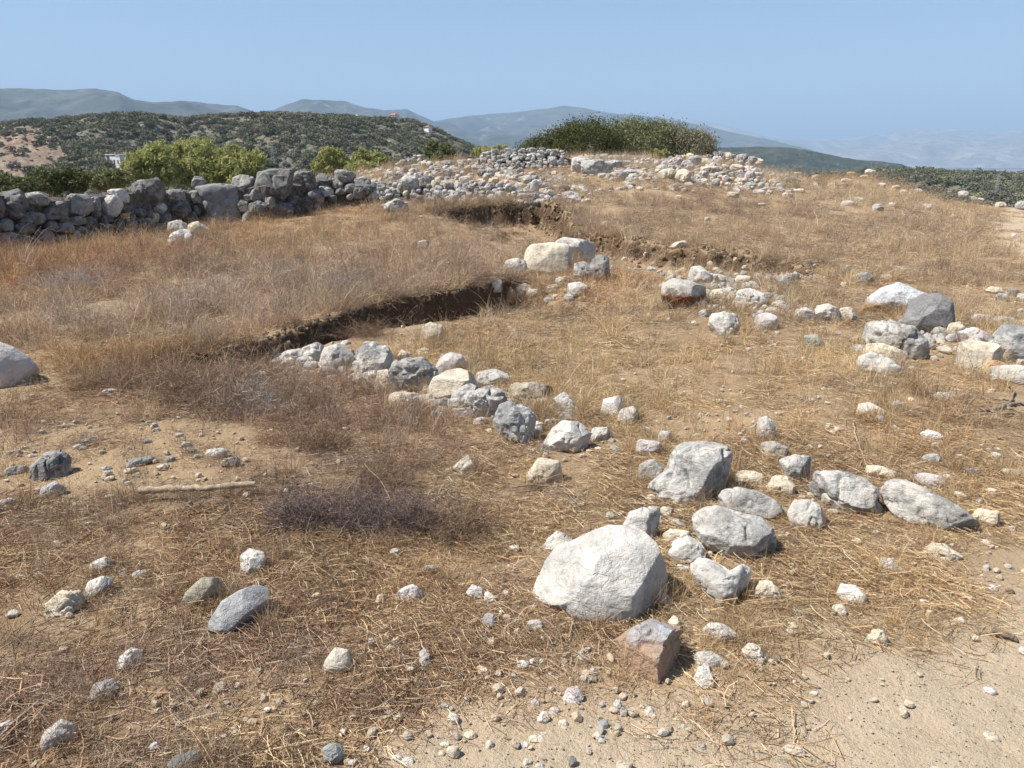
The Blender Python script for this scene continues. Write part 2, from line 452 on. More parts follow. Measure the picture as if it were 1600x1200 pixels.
def build_ground():
    rad = np.concatenate([np.geomspace(2.4, 30, 760), np.geomspace(30.1, 48, 160)[0:], np.geomspace(48.5, 40000, 150)])
    rad -= 1.4   # fan centre sits behind the camera
    rad = np.concatenate([[.2, .5, .8], rad])
    ang = np.concatenate([np.linspace(-88, -46, 40), np.linspace(-45.7, 45.7, 520), np.linspace(46, 88, 40)])
    A, D = np.meshgrid(np.radians(ang), rad)
    X = np.sin(A) * D; Y = np.cos(A) * D - 1.4 * np.exp(-D / 6)
    Z = height(X, Y)
    nr, nc = X.shape
    V = np.stack([X, Y, Z], -1).reshape(-1, 3)
    i = np.arange(nr - 1)[:, None] * nc + np.arange(nc - 1)[None]
    Fc = np.stack([i, i + 1, i + nc + 1, i + nc], -1).reshape(-1, 4)
    x, y = V[:,0], V[:,1]
    pm = path_mask(x, y); bm = bare_mask(x, y)
    e = .04
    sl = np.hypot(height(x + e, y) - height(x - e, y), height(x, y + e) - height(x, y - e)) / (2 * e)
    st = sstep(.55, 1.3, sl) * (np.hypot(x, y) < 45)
    farm = sstep(40, 75, np.hypot(x, y))
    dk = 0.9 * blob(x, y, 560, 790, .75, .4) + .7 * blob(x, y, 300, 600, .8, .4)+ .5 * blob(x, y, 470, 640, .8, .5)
    fp = pm[Fc].mean(1) > .5
    for nm, sel in (("ground", ~fp), ("dirt_path", fp)):
        fs = Fc[sel]; used, inv = np.unique(fs, return_inverse=True)
        me = mesh_np(nm, V[used], inv.reshape(fs.shape), M_GROUND)
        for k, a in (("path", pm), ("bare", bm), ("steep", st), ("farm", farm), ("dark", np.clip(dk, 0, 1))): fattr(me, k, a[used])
        tag(link(nm, me), kind="structure")
build_ground()

# ------------------------------------------------------------------ rocks
_ico = {}
def ico(n):
    if n not in _ico:
        bm = bmesh.new(); bmesh.ops.create_icosphere(bm, subdivisions=n, radius=1)
        _ico[n] = (np.array([v.co[:] for v in bm.verts]), np.array([[v.index for v in f.verts] for f in bm.faces]))
        bm.free()
    return _ico[n]
def polar(poly):
    """radius at 180 angles around the outline's centre"""
    P = np.array(poly, float); th = np.linspace(-math.pi, math.pi, 181)[:-1]
    d = np.stack([np.cos(th), np.sin(th)], -1); best = np.full(len(th), 0.0)
    for i in range(len(P)):
        a, b = P[i], P[(i + 1) % len(P)]; e = b - a
        den = d[:,0] * e[1] - d[:,1] * e[0]
        den = np.where(np.abs(den) < 1e-9, 1e-9, den)
        t = (a[0] * e[1] - a[1] * e[0]) / den
        s = (a[0] * d[:,1] - a[1] * d[:,0]) / den
        best = np.where((t > 0) & (s >= -1e-6) & (s <= 1 + 1e-6) & (t > best), t, best)
    r = np.where(best > 0, best, np.median(best))
    return np.convolve(np.concatenate([r[-2:], r, r[:2]]), [.1,.2,.4,.2,.1], 'valid')
def rock_shape(poly, D, sub, seed, boxy=2.6, nf=7, rough=.06, planes=()):
    r = np.random.default_rng(seed)
    v, f = ico(sub)
    rad = polar(poly); S = rad.mean()
    th = np.arctan2(v[:,1], v[:,0])
    k = (th + math.pi) / (2 * math.pi) * 180; k0 = np.floor(k).astype(int) % 180; fr = k - np.floor(k)
    Rr = rad[k0] * (1 - fr) + rad[(k0 + 1) % 180] * fr
    rho = np.hypot(v[:,0], v[:,1]); az = np.abs(v[:,2])
    kk = (rho ** boxy + az ** boxy) ** (-1 / boxy)
    p = np.stack([np.cos(th) * Rr * rho * kk, np.sin(th) * Rr * rho * kk, v[:,2] * D * kk], -1)
    for i in range(nf):
        n = r.normal(size=3); n[2] = abs(n[2]) * 1.1 + .25; n /= np.linalg.norm(n)
        q = p @ n; d = q.max() * r.uniform(.66, .9)
        p = p - np.maximum(0, q - d)[:, None] * n * .93
    for (nx, ny, nz, fr_) in planes:
        n = np.array([nx, ny, nz], float); n /= np.linalg.norm(n); q = p @ n; d = q.max() * fr_
        p = p - np.maximum(0, q - d)[:, None] * n * .97
    nn = p / (np.linalg.norm(p, axis=1, keepdims=True) + 1e-9)
    ps = p / S + seed * 3.17
    disp = 1.1 * fbm3(ps * 1.2, 4, seed) + .75 * fbm3(ps * 2.6, 4, seed + 5, True) * .75
    if rough > .05: disp = disp - 1.6 * sstep(.55, .9, fbm3(ps * 1.5 + 7, 2, seed + 31, True))
    if sub >= 5: disp = disp + .22 * fbm3(ps * 9, 3, seed + 9, True)
    p = p + nn * (disp * rough * S)[:, None]
    return p, f
# frame: columns right, up, towards the viewer
def place_rock(name, poly_px, depth, typ, seed, sub=4, thick=.8, boxy=2.6, nf=7, rough=.06, planes=(), mat=None, parent=None):
    P = np.array(poly_px, float)
    cx = (P[:,0].min() + P[:,0].max()) / 2; cy_ = (P[:,1].min() + P[:,1].max()) / 2
    w = np.ptp(P[:,0]); h = np.ptp(P[:,1])
    s = depth / F
    D = thick * .5 * math.sqrt(w * h) * s
    dc = depth + D * .75
    s2 = dc / F
    loc = np.stack([(P[:,0] - cx) * s2, -(P[:,1] - cy_) * s2], -1)
    loc *= 1.07
    loc[:,1] = np.where(loc[:,1] < 0, loc[:,1] * 1.12, loc[:,1])
    p, f = rock_shape(loc, D, sub, seed, boxy, nf, rough, planes)
    c = unproj(np.array(cx), np.array(cy_), np.array(dc))
    rd = ray(np.array(cx), np.array(cy_)); fw = rd / np.linalg.norm(rd)
    rt = np.cross(fw, [0, 0, 1]); rt /= np.linalg.norm(rt); up = np.cross(rt, fw)
    W = p[:, :1] * rt + p[:, 1:2] * up - p[:, 2:3] * fw
    zb = W[:,2].min() * .5
    W[:,2] -= zb
    org = c + np.array([0, 0, zb])
    if parent is not None: org = org - np.array(parent.location)
    o = link(name, mesh_np(name, W, f, mat or SM[typ], sub >= 5), parent, org)
    return o, c, w * s2, h * s2
def rnd_outline(cx, cy_, w, h, seed, n=9):
    r = np.random.default_rng(seed + 991)
    a = np.sort((np.arange(n) + r.uniform(-.3, .3, n)) / n * 2 * math.pi)
    k = r.uniform(.84, 1.1, n)
    x = np.sign(np.cos(a)) * np.abs(np.cos(a)) ** .8 * k; y = np.sign(np.sin(a)) * np.abs(np.sin(a)) ** .8 * k
    x = (x - x.min()) / np.ptp(x) - .5; y = (y - y.min()) / np.ptp(y) - .5
    sh = r.uniform(-.15, .15)
    return [(cx + w * (x[i] + sh * y[i]), cy_ + h * y[i]) for i in range(n)]

SHADE_R = (.85, -.15, .35, .66)
# hero rocks: outline in photo pixels, stone kind, thickness, options, label
HERO = [
 (0,[(836,932),(848,905),(860,880),(872,860),(900,848),(925,835),(948,826),(985,825),(1002,835),(1017,850),(1029,875),(1036,897),(1034,917),(1022,940),(1010,950),(990,957),(970,968),(942,976),(915,970),(902,960),(885,945),(860,938)],'W',.8,dict(sub=6,boxy=2.5,nf=4,rough=.045,planes=[(.8,-.2,.5,.78),(-.5,.45,.7,.82)]),"biggest white boulder, domed, lying in the lower middle of the field"),
 (0,[(1022,792),(1012,768),(1030,750),(1044,735),(1050,712),(1064,696),(1090,689),(1122,690),(1133,702),(1137,722),(1131,748),(1126,768),(1108,777),(1085,786),(1060,794),(1040,795)],'G',.9,dict(sub=6,nf=5,rough=.07,planes=[(.8,-.3,.5,.72)]),"tall pitted grey boulder with a steep dark right side, behind the biggest white boulder"),
 (0,[(1084,812),(1095,800),(1120,797),(1150,802),(1182,805),(1201,820),(1209,845),(1206,865),(1180,880),(1150,876),(1120,862),(1100,850),(1088,832)],'G',.95,dict(sub=6,nf=4,rough=.06,planes=[(.75,-.4,.4,.7),(.1,-.7,.6,.75)]),"blocky grey boulder overhanging a deep black shadow on its right"),
 (0,[(1120,792),(1130,772),(1150,765),(1180,768),(1206,778),(1220,792),(1216,815),(1190,812),(1150,806),(1125,802)],'B',.7,dict(sub=5),"pale blue-grey slab behind the overhanging grey boulder"),
 (0,[(974,824),(984,802),(1005,794),(1030,797),(1031,815),(1022,836),(1010,852),(990,840)],'G',.6,dict(sub=5),"narrow grey-white stone wedged behind the biggest white boulder"),
 (0,[(1078,888),(1092,876),(1120,884),(1138,893),(1152,879),(1166,884),(1171,905),(1160,925),(1146,942),(1130,948),(1118,932),(1100,922),(1086,914)],'W',.8,dict(sub=5,rough=.10,planes=[(.8,-.4,.3,.7)]),"broken white rock with a black cleft below the overhanging grey boulder"),
 (0,[(1046,866),(1055,846),(1075,838),(1096,845),(1101,865),(1090,883),(1060,886)],'W',.7,dict(sub=5),"whitish rock between the biggest white boulder and the overhanging grey boulder"),
 (0,[(1036,838),(1048,828),(1075,829),(1082,840),(1068,852),(1042,850)],'C',.6,dict(),"flat cream stone just above the whitish rock beside the white boulder"),
 (0,[(961,1005),(975,985),(990,975),(1020,970),(1050,975),(1067,986),(1069,1010),(1060,1036),(1044,1056),(1020,1068),(1000,1056),(975,1030)],'RB',.85,dict(sub=6,boxy=2.7,nf=6,rough=.08,planes=[(.85,-.15,.35,.62),(0,.6,.6,.85)]),"blue-grey rock with an orange patch on its front, in front of the biggest white boulder"),
 (0,[(1044,974),(1052,963),(1066,968),(1073,984),(1060,990)],'C',.8,dict(sub=3),"small cream stone leaning on the orange-patched blue-grey rock"),
 (0,[(1020,945),(1026,922),(1042,930),(1056,942),(1045,951)],'W',.8,dict(),"small white stone at the right foot of the biggest white boulder"),
 (0,[(848,854),(862,830),(882,834),(901,848),(885,862),(866,866)],'W',.8,dict(rough=.12),"craggy white stone at the upper left shoulder of the biggest white boulder"),
 (0,[(1168,932),(1185,910),(1200,905),(1214,918),(1221,932),(1198,940)],'C',.7,dict(),"pointed cream stone right of the broken white rock"),
 (0,[(1234,805),(1242,786),(1262,783),(1282,790),(1287,808),(1280,826),(1262,832),(1242,822)],'W',.9,dict(sub=5,rough=.09),"knobbly round white rock below the wrinkled grey rock's left end"),
 (0,[(1214,724),(1238,712),(1262,712),(1269,728),(1262,750),(1245,757),(1225,745)],'G',.9,dict(sub=5,planes=[(.9,-.2,.3,.6)]),"angular grey rock with dark right face, right of the tall pitted boulder"),
 (0,[(1268,768),(1278,745),(1310,741),(1345,745),(1361,758),(1370,785),(1359,802),(1325,805),(1290,794),(1275,782)],'G',.8,dict(sub=6,rough=.12),"wide wrinkled grey rock left of the long tapering pale rock"),
 (0,[(1383,782),(1391,763),(1410,759),(1450,768),(1490,785),(1515,800),(1520,812),(1502,826),(1470,830),(1430,822),(1405,810),(1390,796)],'G',.75,dict(sub=6,nf=4,rough=.07,planes=[(0,.5,.7,.8)]),"long pale rock tapering to the right at the right of the field"),
 (0,[(1198,770),(1205,748),(1225,745),(1240,758),(1238,776),(1215,780)],'C',.8,dict(sub=5,rough=.13),"pitted cream rock below the angular grey rock"),
 (0,[(1143,752),(1150,737),(1180,735),(1192,742),(1186,757),(1155,759)],'C',.6,dict(),"flat pinkish-cream stone right of the tall pitted boulder"),
 (0,[(994,752),(998,728),(1015,717),(1036,720),(1034,745),(1015,757)],'G',.5,dict(),"half-buried grey stone left of the tall pitted boulder"),
 (0,[(992,705),(996,687),(1030,690),(1030,708),(1010,714)],'L',.5,dict(),"lavender flat stone just above the half-buried grey stone"),
 (0,[(1183,686),(1184,655),(1196,651),(1209,660),(1210,688),(1198,692)],'W',.7,dict(),"upright white stone behind the angular grey rock"),
 (0,[(1185,712),(1188,694),(1210,690),(1229,697),(1226,715),(1205,718)],'B',.7,dict(),"rounded blue-grey stone between the upright white stone and the angular grey rock"),
 (0,[(939,650),(943,625),(966,619),(973,630),(970,652),(948,656)],'WW',.9,dict(boxy=4,nf=3,rough=.03,planes=[(.9,0,.3,.75),(0,.6,.7,.9)]),"small bright white cube-shaped stone on the excavation floor"),
 (0,[(965,655),(970,640),(988,636),(1001,645),(996,663),(978,667)],'G',.9,dict(planes=[(.9,-.2,.3,.65)]),"grey stone touching the bright white cube-shaped stone"),
 (0,[(816,747),(833,730),(840,715),(872,721),(877,745),(862,758),(840,753),(820,754)],'C',.8,dict(sub=5,nf=8),"cream lump of rock lying alone below the low wall's right end"),
 (0,[(707,730),(722,718),(732,711),(741,728),(735,744),(720,738)],'C',.8,dict(),"small jagged cream rock left of the cream lump"),
 (0,[(850,692),(860,669),(880,659),(905,661),(923,674),(917,695),(895,707),(872,711),(856,707)],'W',.85,dict(sub=6,rough=.06,planes=[(.8,-.3,.4,.75)]),"rounded white boulder at the right end of the low wall"),
 (0,[(922,682),(928,668),(948,668),(956,682),(946,693),(930,693)],'G',.9,dict(planes=[(.9,-.2,.3,.65)]),"small grey stone right of the white boulder ending the low wall"),
 (0,[(772,658),(783,636),(800,629),(825,640),(840,656),(839,686),(831,701),(810,697),(788,680)],'B',.8,dict(sub=6,rough=.08,planes=[(.9,-.2,.3,.7)]),"pale blue-grey boulder with cracked face, second from the low wall's right end"),
 (0,[(724,642),(734,615),(760,604),(785,611),(791,630),(781,646),(765,657),(740,652)],'G',.8,dict(sub=6,rough=.10),"knobbly grey rock in the low wall, left of the cracked blue-grey boulder"),
 (0,[(669,612),(679,591),(700,580),(720,577),(740,585),(746,604),(735,621),(710,632),(685,627)],'C',.85,dict(sub=6,rough=.05),"round cream-coloured boulder halfway along the low wall"),
 (0,[(704,632),(710,608),(735,600),(751,607),(745,625),(728,642)],'G',.8,dict(sub=5,planes=[(.9,-.2,.3,.65)]),"grey rock pressed against the right of the round cream boulder"),
 (0,[(608,592),(619,566),(640,556),(665,561),(682,575),(685,596),(671,614),(640,618),(615,607)],'D',.85,dict(sub=6,rough=.11),"darkest rock of the low wall, grey and craggy"),
 (0,[(549,572),(559,546),(585,537),(605,544),(613,560),(606,581),(590,597),(568,592)],'G',.8,dict(sub=6,rough=.07),"light grey boulder left of the darkest rock of the low wall"),
 (0,[(498,568),(505,545),(530,539),(551,546),(552,570),(535,585),(510,580)],'W',.75,dict(sub=5),"pale rounded rock, third from the low wall's left end"),
 (0,[(466,560),(475,543),(495,536),(508,542),(505,562),(485,570)],'W',.7,dict(sub=5),"pale rounded rock, second from the low wall's left end"),
 (0,[(430,562),(445,549),(468,546),(478,556),(468,569),(440,569)],'W',.6,dict(sub=5),"low pale rock at the left end of the low wall"),
 (0,[(680,578),(686,560),(705,552),(722,556),(729,572),(718,586),(695,588)],'L',.85,dict(sub=5,rough=.04),"smooth round pale grey rock behind the round cream boulder"),
 (0,[(741,598),(748,582),(770,577),(792,582),(796,597),(775,607),(752,607)],'W',.7,dict(sub=5),"pale slab right of the round cream boulder, on the wall's far side"),
 (0,[(794,618),(800,600),(835,598),(866,606),(870,625),(850,636),(815,632)],'BR',.8,dict(sub=5,planes=[(.8,-.3,.4,.7)]),"tan slab with a shaded right end behind the cracked blue-grey boulder"),
 (0,[(864,622),(872,611),(885,615),(905,640),(906,655),(888,655),(875,640)],'W',.6,dict(),"narrow white stone tilted down to the right, right of the tan slab"),
 (0,[(586,605),(592,580),(606,578),(618,592),(622,612),(605,620)],'C',.8,dict(),"cream stone tucked under the left of the darkest wall rock"),
 (0,[(600,628),(612,612),(650,615),(668,622),(660,634),(620,636)],'C',.5,dict(),"flat cream stone below the darkest wall rock"),
 (0,[(618,560),(628,546),(640,553),(640,564)],'C',.7,dict(sub=3),"pink-cream stone perched behind the darkest wall rock"),
 (0,[(660,535),(661,512),(672,504),(690,509),(694,528),(680,538)],'C',.9,dict(),"pale stone standing in the shaded trench"),
 (0,[(-40,612),(-40,548),(-15,536),(5,536),(22,546),(40,565),(51,582),(38,606),(0,609)],'L',.8,dict(sub=6,nf=4,rough=.03),"large smooth pale boulder cut off by the left edge of the picture"),
 (0,[(821,432),(821,390),(835,384),(862,381),(885,383),(894,392),(897,428),(870,435),(835,435)],'C',.9,dict(sub=6,boxy=3.6,nf=3,rough=.035,planes=[(.97,-.05,.12,.74)]),"biggest squared block standing on the baulk"),
 (0,[(866,400),(870,378),(882,372),(910,376),(926,379),(929,395),(925,412),(895,412)],'W',.9,dict(sub=5,boxy=3),"pale angular rock behind the squared standing block"),
 (0,[(920,440),(923,408),(935,398),(950,404),(952,430),(942,444)],'D',.9,dict(sub=5),"dark stone in shade right of the squared standing block"),
 (0,[(896,432),(898,412),(914,408),(924,420),(920,440),(905,442)],'B',.9,dict(sub=4),"grey-blue stone between the squared block and the dark stone"),
 (0,[(786,425),(790,408),(808,404),(828,410),(832,430),(810,434)],'W',.8,dict(),"white rounded stone left of the squared standing block"),
 (0,[(756,450),(760,436),(775,432),(784,440),(782,455),(765,457)],'G',.8,dict(),"grey stone on the trench lip above the trench's right end"),
 (0,[(783,470),(786,453),(798,449),(806,460),(802,476),(790,477)],'O',.9,dict(),"yellow ochre stone at the trench's right end"),
 (0,[(799,460),(804,447),(822,443),(836,452),(830,464),(810,466)],'C',.8,dict(),"brownish cream stone right of the yellow ochre stone"),
 (0,[(884,462),(888,444),(905,440),(919,448),(914,462),(898,467)],'W',.8,dict(),"white stone in front of the squared block's right side"),
 (0,[(852,457),(857,446),(870,444),(875,453),(866,460)],'C',.8,dict(),"small cream stone in front of the squared block"),
 (0,[(868,442),(874,433),(888,432),(893,439),(882,444)],'C',.8,dict(),"tiny cream stone under the squared block's front edge"),
 (0,[(822,462),(826,452),(840,452),(846,462),(834,467)],'C',.8,dict(),"small tan stone below the squared block's left side"),
 (0,[(1036,462),(1037,446),(1050,437),(1075,440),(1098,448),(1101,464),(1090,478),(1060,487),(1042,478)],'RR',.95,dict(sub=6,boxy=3,nf=4,rough=.05,planes=[(.2,-.75,.55,.62)]),"rock with pale top and rust-red shaded front"),
 (0,[(1078,440),(1082,419),(1098,417),(1104,428),(1125,430),(1148,434),(1152,446),(1128,452),(1095,450)],'W',.8,dict(sub=5,rough=.14),"jumbled white rock behind the rust-fronted rock"),
 (0,[(1108,515),(1112,494),(1130,489),(1150,492),(1156,508),(1150,525),(1125,527)],'W',.9,dict(sub=5,rough=.09),"squarish white rock with cracks, below the rust-fronted rock"),
 (0,[(1176,512),(1180,494),(1196,489),(1212,494),(1214,510),(1198,518)],'L',.8,dict(sub=5,rough=.05),"smooth pale round rock right of the cracked squarish white rock"),
 (0,[(1147,478),(1155,455),(1172,450),(1192,458),(1197,472),(1180,482),(1160,483)],'W',.8,dict(sub=5,rough=.1),"pale pitted rock above the smooth pale round rock"),
 (0,[(1108,470),(1114,455),(1135,452),(1148,460),(1140,474),(1120,476)],'C',.8,dict(rough=.1),"cream rubble stone right of the rust-fronted rock"),
 (0,[(1349,492),(1358,470),(1380,452),(1400,443),(1425,452),(1452,462),(1445,480),(1425,497),(1390,500),(1365,498)],'RW',.85,dict(sub=6,nf=4,rough=.05,planes=[(-.1,-.5,.8,.75)]),"large white boulder with an orange-stained front, left of the dark round boulder"),
 (0,[(1417,506),(1423,478),(1437,463),(1462,459),(1480,471),(1486,498),(1480,520),(1455,526),(1428,518)],'D2',.85,dict(sub=6,boxy=2.3,nf=3,rough=.035,planes=[(.3,-.2,.9,.8)]),"dark blue-grey rounded boulder leaning against the orange-stained white boulder"),
 (0,[(1350,520),(1356,505),(1385,503),(1420,512),(1440,530),(1448,552),(1432,567),(1400,560),(1375,545),(1355,535)],'G',.6,dict(sub=6,rough=.11),"layered flat grey rock below the orange-stained white boulder"),
 (0,[(1350,555),(1352,540),(1380,538),(1412,548),(1418,560),(1390,566)],'C',.5,dict(sub=5),"low tan slab under the layered flat grey rock"),
 (0,[(1338,585),(1345,560),(1360,552),(1388,560),(1405,572),(1400,590),(1370,592)],'W',.7,dict(sub=5,planes=[(0,.4,.8,.8)]),"broad white rock in front of the layered flat grey rock"),
 (0,[(1239,500),(1244,484),(1258,480),(1271,488),(1270,502),(1252,505)],'W',.8,dict(),"chalky white stone, left one of a row of three"),
 (0,[(1272,502),(1276,480),(1292,475),(1310,483),(1312,498),(1292,506)],'W',.8,dict(sub=5),"white and grey stone, middle of a row of three"),
 (0,[(1308,500),(1314,483),(1328,480),(1341,492),(1338,504),(1320,505)],'C',.8,dict(),"cream stone, right one of a row of three"),
 (0,[(1499,570),(1502,540),(1515,534),(1550,536),(1559,548),(1557,575),(1530,582),(1505,580)],'C',.85,dict(sub=6,boxy=3.4,nf=3,rough=.04,planes=[(0,.8,.6,.75)]),"flat-topped cream rock at the right side of the picture"),
 (0,[(1512,538),(1515,528),(1525,525),(1531,532),(1528,542),(1518,543)],'L',.8,dict(sub=4),"small round grey stone lying on the flat-topped cream rock"),
 (0,[(1549,545),(1553,518),(1575,512),(1620,514),(1640,540),(1640,565),(1580,571),(1558,568)],'B',.9,dict(sub=6,rough=.09),"large blue-grey craggy rock at the right edge of the picture"),
 (0,[(1545,592),(1555,577),(1585,571),(1630,573),(1630,597),(1590,602),(1558,600)],'W',.6,dict(sub=5,rough=.04),"long low white slab below the craggy rock at the right edge"),
 (0,[(1535,583),(1540,568),(1555,562),(1570,568),(1566,580),(1548,587)],'O',.8,dict(),"orange-brown stone between the flat-topped rock and the white slab"),
 (0,[(1478,525),(1484,506),(1497,503),(1506,512),(1500,528),(1488,532)],'C',.8,dict(),"pinkish cream stone right of the dark round boulder"),
 (0,[(1499,530),(1502,515),(1520,511),(1545,522),(1548,534),(1520,538)],'L',.8,dict(),"pale stone behind the flat-topped cream rock"),
 (0,[(1515,500),(1525,491),(1545,492),(1550,502),(1535,508)],'W',.7,dict(),"flat white stone upper right of the dark round boulder"),
 (0,[(1547,508),(1556,496),(1580,495),(1592,506),(1575,514)],'G',.7,dict(),"flat grey stone behind the craggy rock at the right edge"),
 (0,[(1584,512),(1588,502),(1602,500),(1622,508),(1615,518)],'C',.7,dict(),"cream stone at the right edge behind the craggy rock"),
 (0,[(1342,650),(1344,634),(1360,630),(1378,638),(1393,647),(1380,652),(1355,653)],'WW',.7,dict(sub=5,rough=.03),"smooth bright white stone shaped like a drop"),
 (0,[(1440,680),(1448,673),(1468,674),(1473,680),(1460,691),(1448,690)],'WW',.7,dict(planes=[(.1,-.8,.5,.6)]),"pointed bright white stone right of the forked twig"),
 (0,[(1456,624),(1466,614),(1488,612),(1495,622),(1480,627)],'W',.6,dict(),"flat white stone below the long low white slab"),
 (0,[(1350,745),(1356,731),(1375,728),(1396,734),(1400,745),(1380,749)],'C',.6,dict(),"flat cream stone behind the wrinkled grey rock"),
 (0,[(1430,748),(1440,738),(1465,742),(1478,752),(1470,762),(1445,760)],'L',.35,dict(),"lavender-grey flat stone behind the long tapering rock"),
 (0,[(1520,808),(1530,797),(1552,794),(1562,802),(1558,818),(1538,823)],'C',.5,dict(),"tan half-buried stone at the tip of the long tapering rock"),
 (0,[(1442,872),(1452,852),(1480,850),(1502,864),(1496,874),(1462,877)],'C',.7,dict(rough=.12),"yellowish cream stone below the long tapering rock"),
 (0,[(1374,888),(1378,874),(1394,871),(1405,884),(1400,898),(1386,896)],'W',.9,dict(planes=[(.3,-.8,.4,.6)]),"white stone with shaded underside, left of the yellowish cream stone"),
 (0,[(1310,933),(1314,917),(1335,915),(1350,927),(1357,942),(1338,946),(1316,940)],'WW',.9,dict(sub=5,boxy=3,nf=3,rough=.03,planes=[(.9,-.3,.2,.72)]),"smooth white wedge-shaped stone near the dirt track"),
 (0,[(1354,1005),(1362,984),(1376,984),(1387,1000),(1378,1012),(1362,1012)],'C',.8,dict(rough=.13),"crumbly cream stone on the edge of the dirt track"),
 (0,[(1548,1000),(1555,985),(1580,988),(1592,998),(1575,1004)],'K',.7,dict(planes=[(0,-.8,.5,.5)]),"flat brown stone at the right on the dirt track"),
 (0,[(1099,990),(1108,974),(1135,978),(1156,992),(1148,1004),(1120,1003)],'W',.7,dict(rough=.1),"white stone right of the orange-patched blue-grey rock"),
 (0,[(1160,1020),(1168,1005),(1185,1010),(1200,1028),(1190,1038),(1170,1036)],'C',.8,dict(rough=.1),"pitted cream stone farther right of the orange-patched rock"),
 (0,[(1083,1035),(1090,1020),(1112,1018),(1132,1030),(1125,1042),(1100,1042)],'G',.4,dict(),"flat grey stone in straw right of the orange-patched rock"),
 (0,[(1085,1062),(1090,1044),(1105,1042),(1113,1058),(1105,1075),(1092,1072)],'W',.8,dict(),"upright white stone below the flat grey stone in straw"),
 (0,[(880,1092),(888,1072),(902,1072),(912,1088),(902,1101),(886,1100)],'L',.8,dict(),"pinkish white stone on bare earth left of the orange-patched rock"),
 (0,[(326,990),(332,962),(352,937),(375,926),(400,922),(419,930),(413,955),(396,972),(370,984),(345,995)],'B2',.8,dict(sub=6,boxy=3.2,nf=3,rough=.03,planes=[(.55,-.75,.35,.62),(-.2,.4,.9,.85)]),"tilted blue-grey slab-like rock, largest in the lower left"),
 (0,[(281,942),(294,921),(318,905),(340,909),(349,925),(343,944),(310,951)],'OL',.7,dict(sub=5,boxy=3,nf=4,rough=.035,planes=[(.1,-.8,.4,.6)]),"olive-grey rock just behind the tilted blue-grey rock"),
 (0,[(73,960),(80,935),(100,924),(122,928),(132,945),(120,962),(95,966)],'C',.7,dict(sub=5,rough=.16),"rough pitted whitish stone, left of the olive-grey rock"),
 (0,[(130,930),(142,907),(162,903),(177,912),(165,925),(148,938)],'W',.7,dict(planes=[(.5,-.7,.3,.6)]),"white stone with a grey shaded right side above the rough pitted stone"),
 (0,[(140,888),(145,876),(165,872),(176,880),(170,891),(150,894)],'W',.8,dict(rough=.04),"oval white stone above the white stone with the shaded side"),
 (0,[(375,892),(378,866),(392,858),(412,866),(416,888),(400,902),(382,900)],'W',.7,dict(sub=5,rough=.08),"upright white stone partly in straw above the tilted blue-grey rock"),
 (0,[(46,750),(54,726),(72,710),(94,706),(106,719),(100,742),(76,752)],'D3',.85,dict(sub=6,rough=.13),"pitted dark grey rock on bare ground at the left"),
 (0,[(65,772),(68,757),(88,754),(101,766),(95,778),(74,780)],'B',.7,dict(boxy=3.5),"flat slate-blue stone below the pitted dark grey rock"),
 (0,[(199,724),(205,716),(236,714),(242,720),(225,727),(207,729)],'S',.6,dict(),"thin flat dark slate stone on the bare patch"),
 (0,[(-8,792),(-4,782),(15,779),(27,787),(15,796)],'L',.7,dict(),"white stone at the left edge below the slate-blue stone"),
 (0,[(345,724),(352,716),(370,714),(378,722),(366,731)],'B',.7,dict(),"bluish stone at the end of the gravel strip"),
 (0,[(318,714),(326,702),(345,701),(356,706),(350,716),(330,718)],'W',.8,dict(),"pale stone in the gravel strip left of the bluish stone"),
 (0,[(500,1052),(510,1030),(525,1014),(544,1020),(547,1040),(538,1055),(515,1056)],'C2',.8,dict(sub=5,boxy=2.8,nf=4,rough=.03),"triangular cream-white stone lying in straw at the bottom"),
 (0,[(182,1040),(190,1022),(208,1014),(222,1024),(220,1042),(200,1049)],'W',.7,dict(),"white stone in the lower left straw"),
 (0,[(64,1158),(75,1137),(98,1128),(112,1140),(116,1160),(100,1173),(75,1172)],'W',.7,dict(sub=5),"white stone covered by straw in the bottom left corner"),
 (0,[(140,1086),(150,1066),(172,1062),(188,1075),(175,1092),(155,1095)],'G',.6,dict(sub=5),"grey stone sunk in dark straw above the bottom left white stone"),
 (0,[(505,1168),(515,1162),(538,1168),(536,1184),(520,1198),(508,1188)],'S',.3,dict(),"flat greenish-grey flake sunk in earth at the bottom"),
 (0,[(262,1192),(275,1180),(308,1178),(312,1196),(290,1212),(268,1208)],'S',.3,dict(),"flat grey flake at the bottom edge"),
 (0,[(-10,1142),(-2,1130),(18,1129),(24,1140),(8,1147)],'L',.5,dict(),"greyish pink stone at the left edge near the bottom"),
 (0,[(655,1040),(656,1020),(664,1013),(671,1025),(672,1042),(663,1047)],'L',.8,dict(sub=3),"small upright lavender stone right of the triangular stone"),
 (0,[(618,935),(625,915),(645,914),(662,928),(655,940),(632,942)],'L',.4,dict(),"pale flat stone half hidden in grass in the centre left"),
 (0,[(822,978),(830,968),(848,972),(852,982),(838,987)],'L',.6,dict(),"grey-pink stone left of the biggest white boulder's foot"),
 (0,[(578,828),(582,816),(594,811),(602,820),(598,832)],'G',.8,dict(),"small grey stone under the dark dead shrub"),
 (0,[(608,866),(612,858),(622,856),(628,864),(620,873)],'C',.8,dict(sub=3),"small cream pebble-like stone below the dark dead shrub"),
 (0,[(652,892),(665,883),(684,884),(690,892),(672,899)],'W',.4,dict(),"white flat stone in the line of buried stones, upper"),
 (0,[(728,925),(738,914),(755,920),(758,932),(742,936)],'W',.4,dict(),"white flat stone in the line of buried stones, middle"),
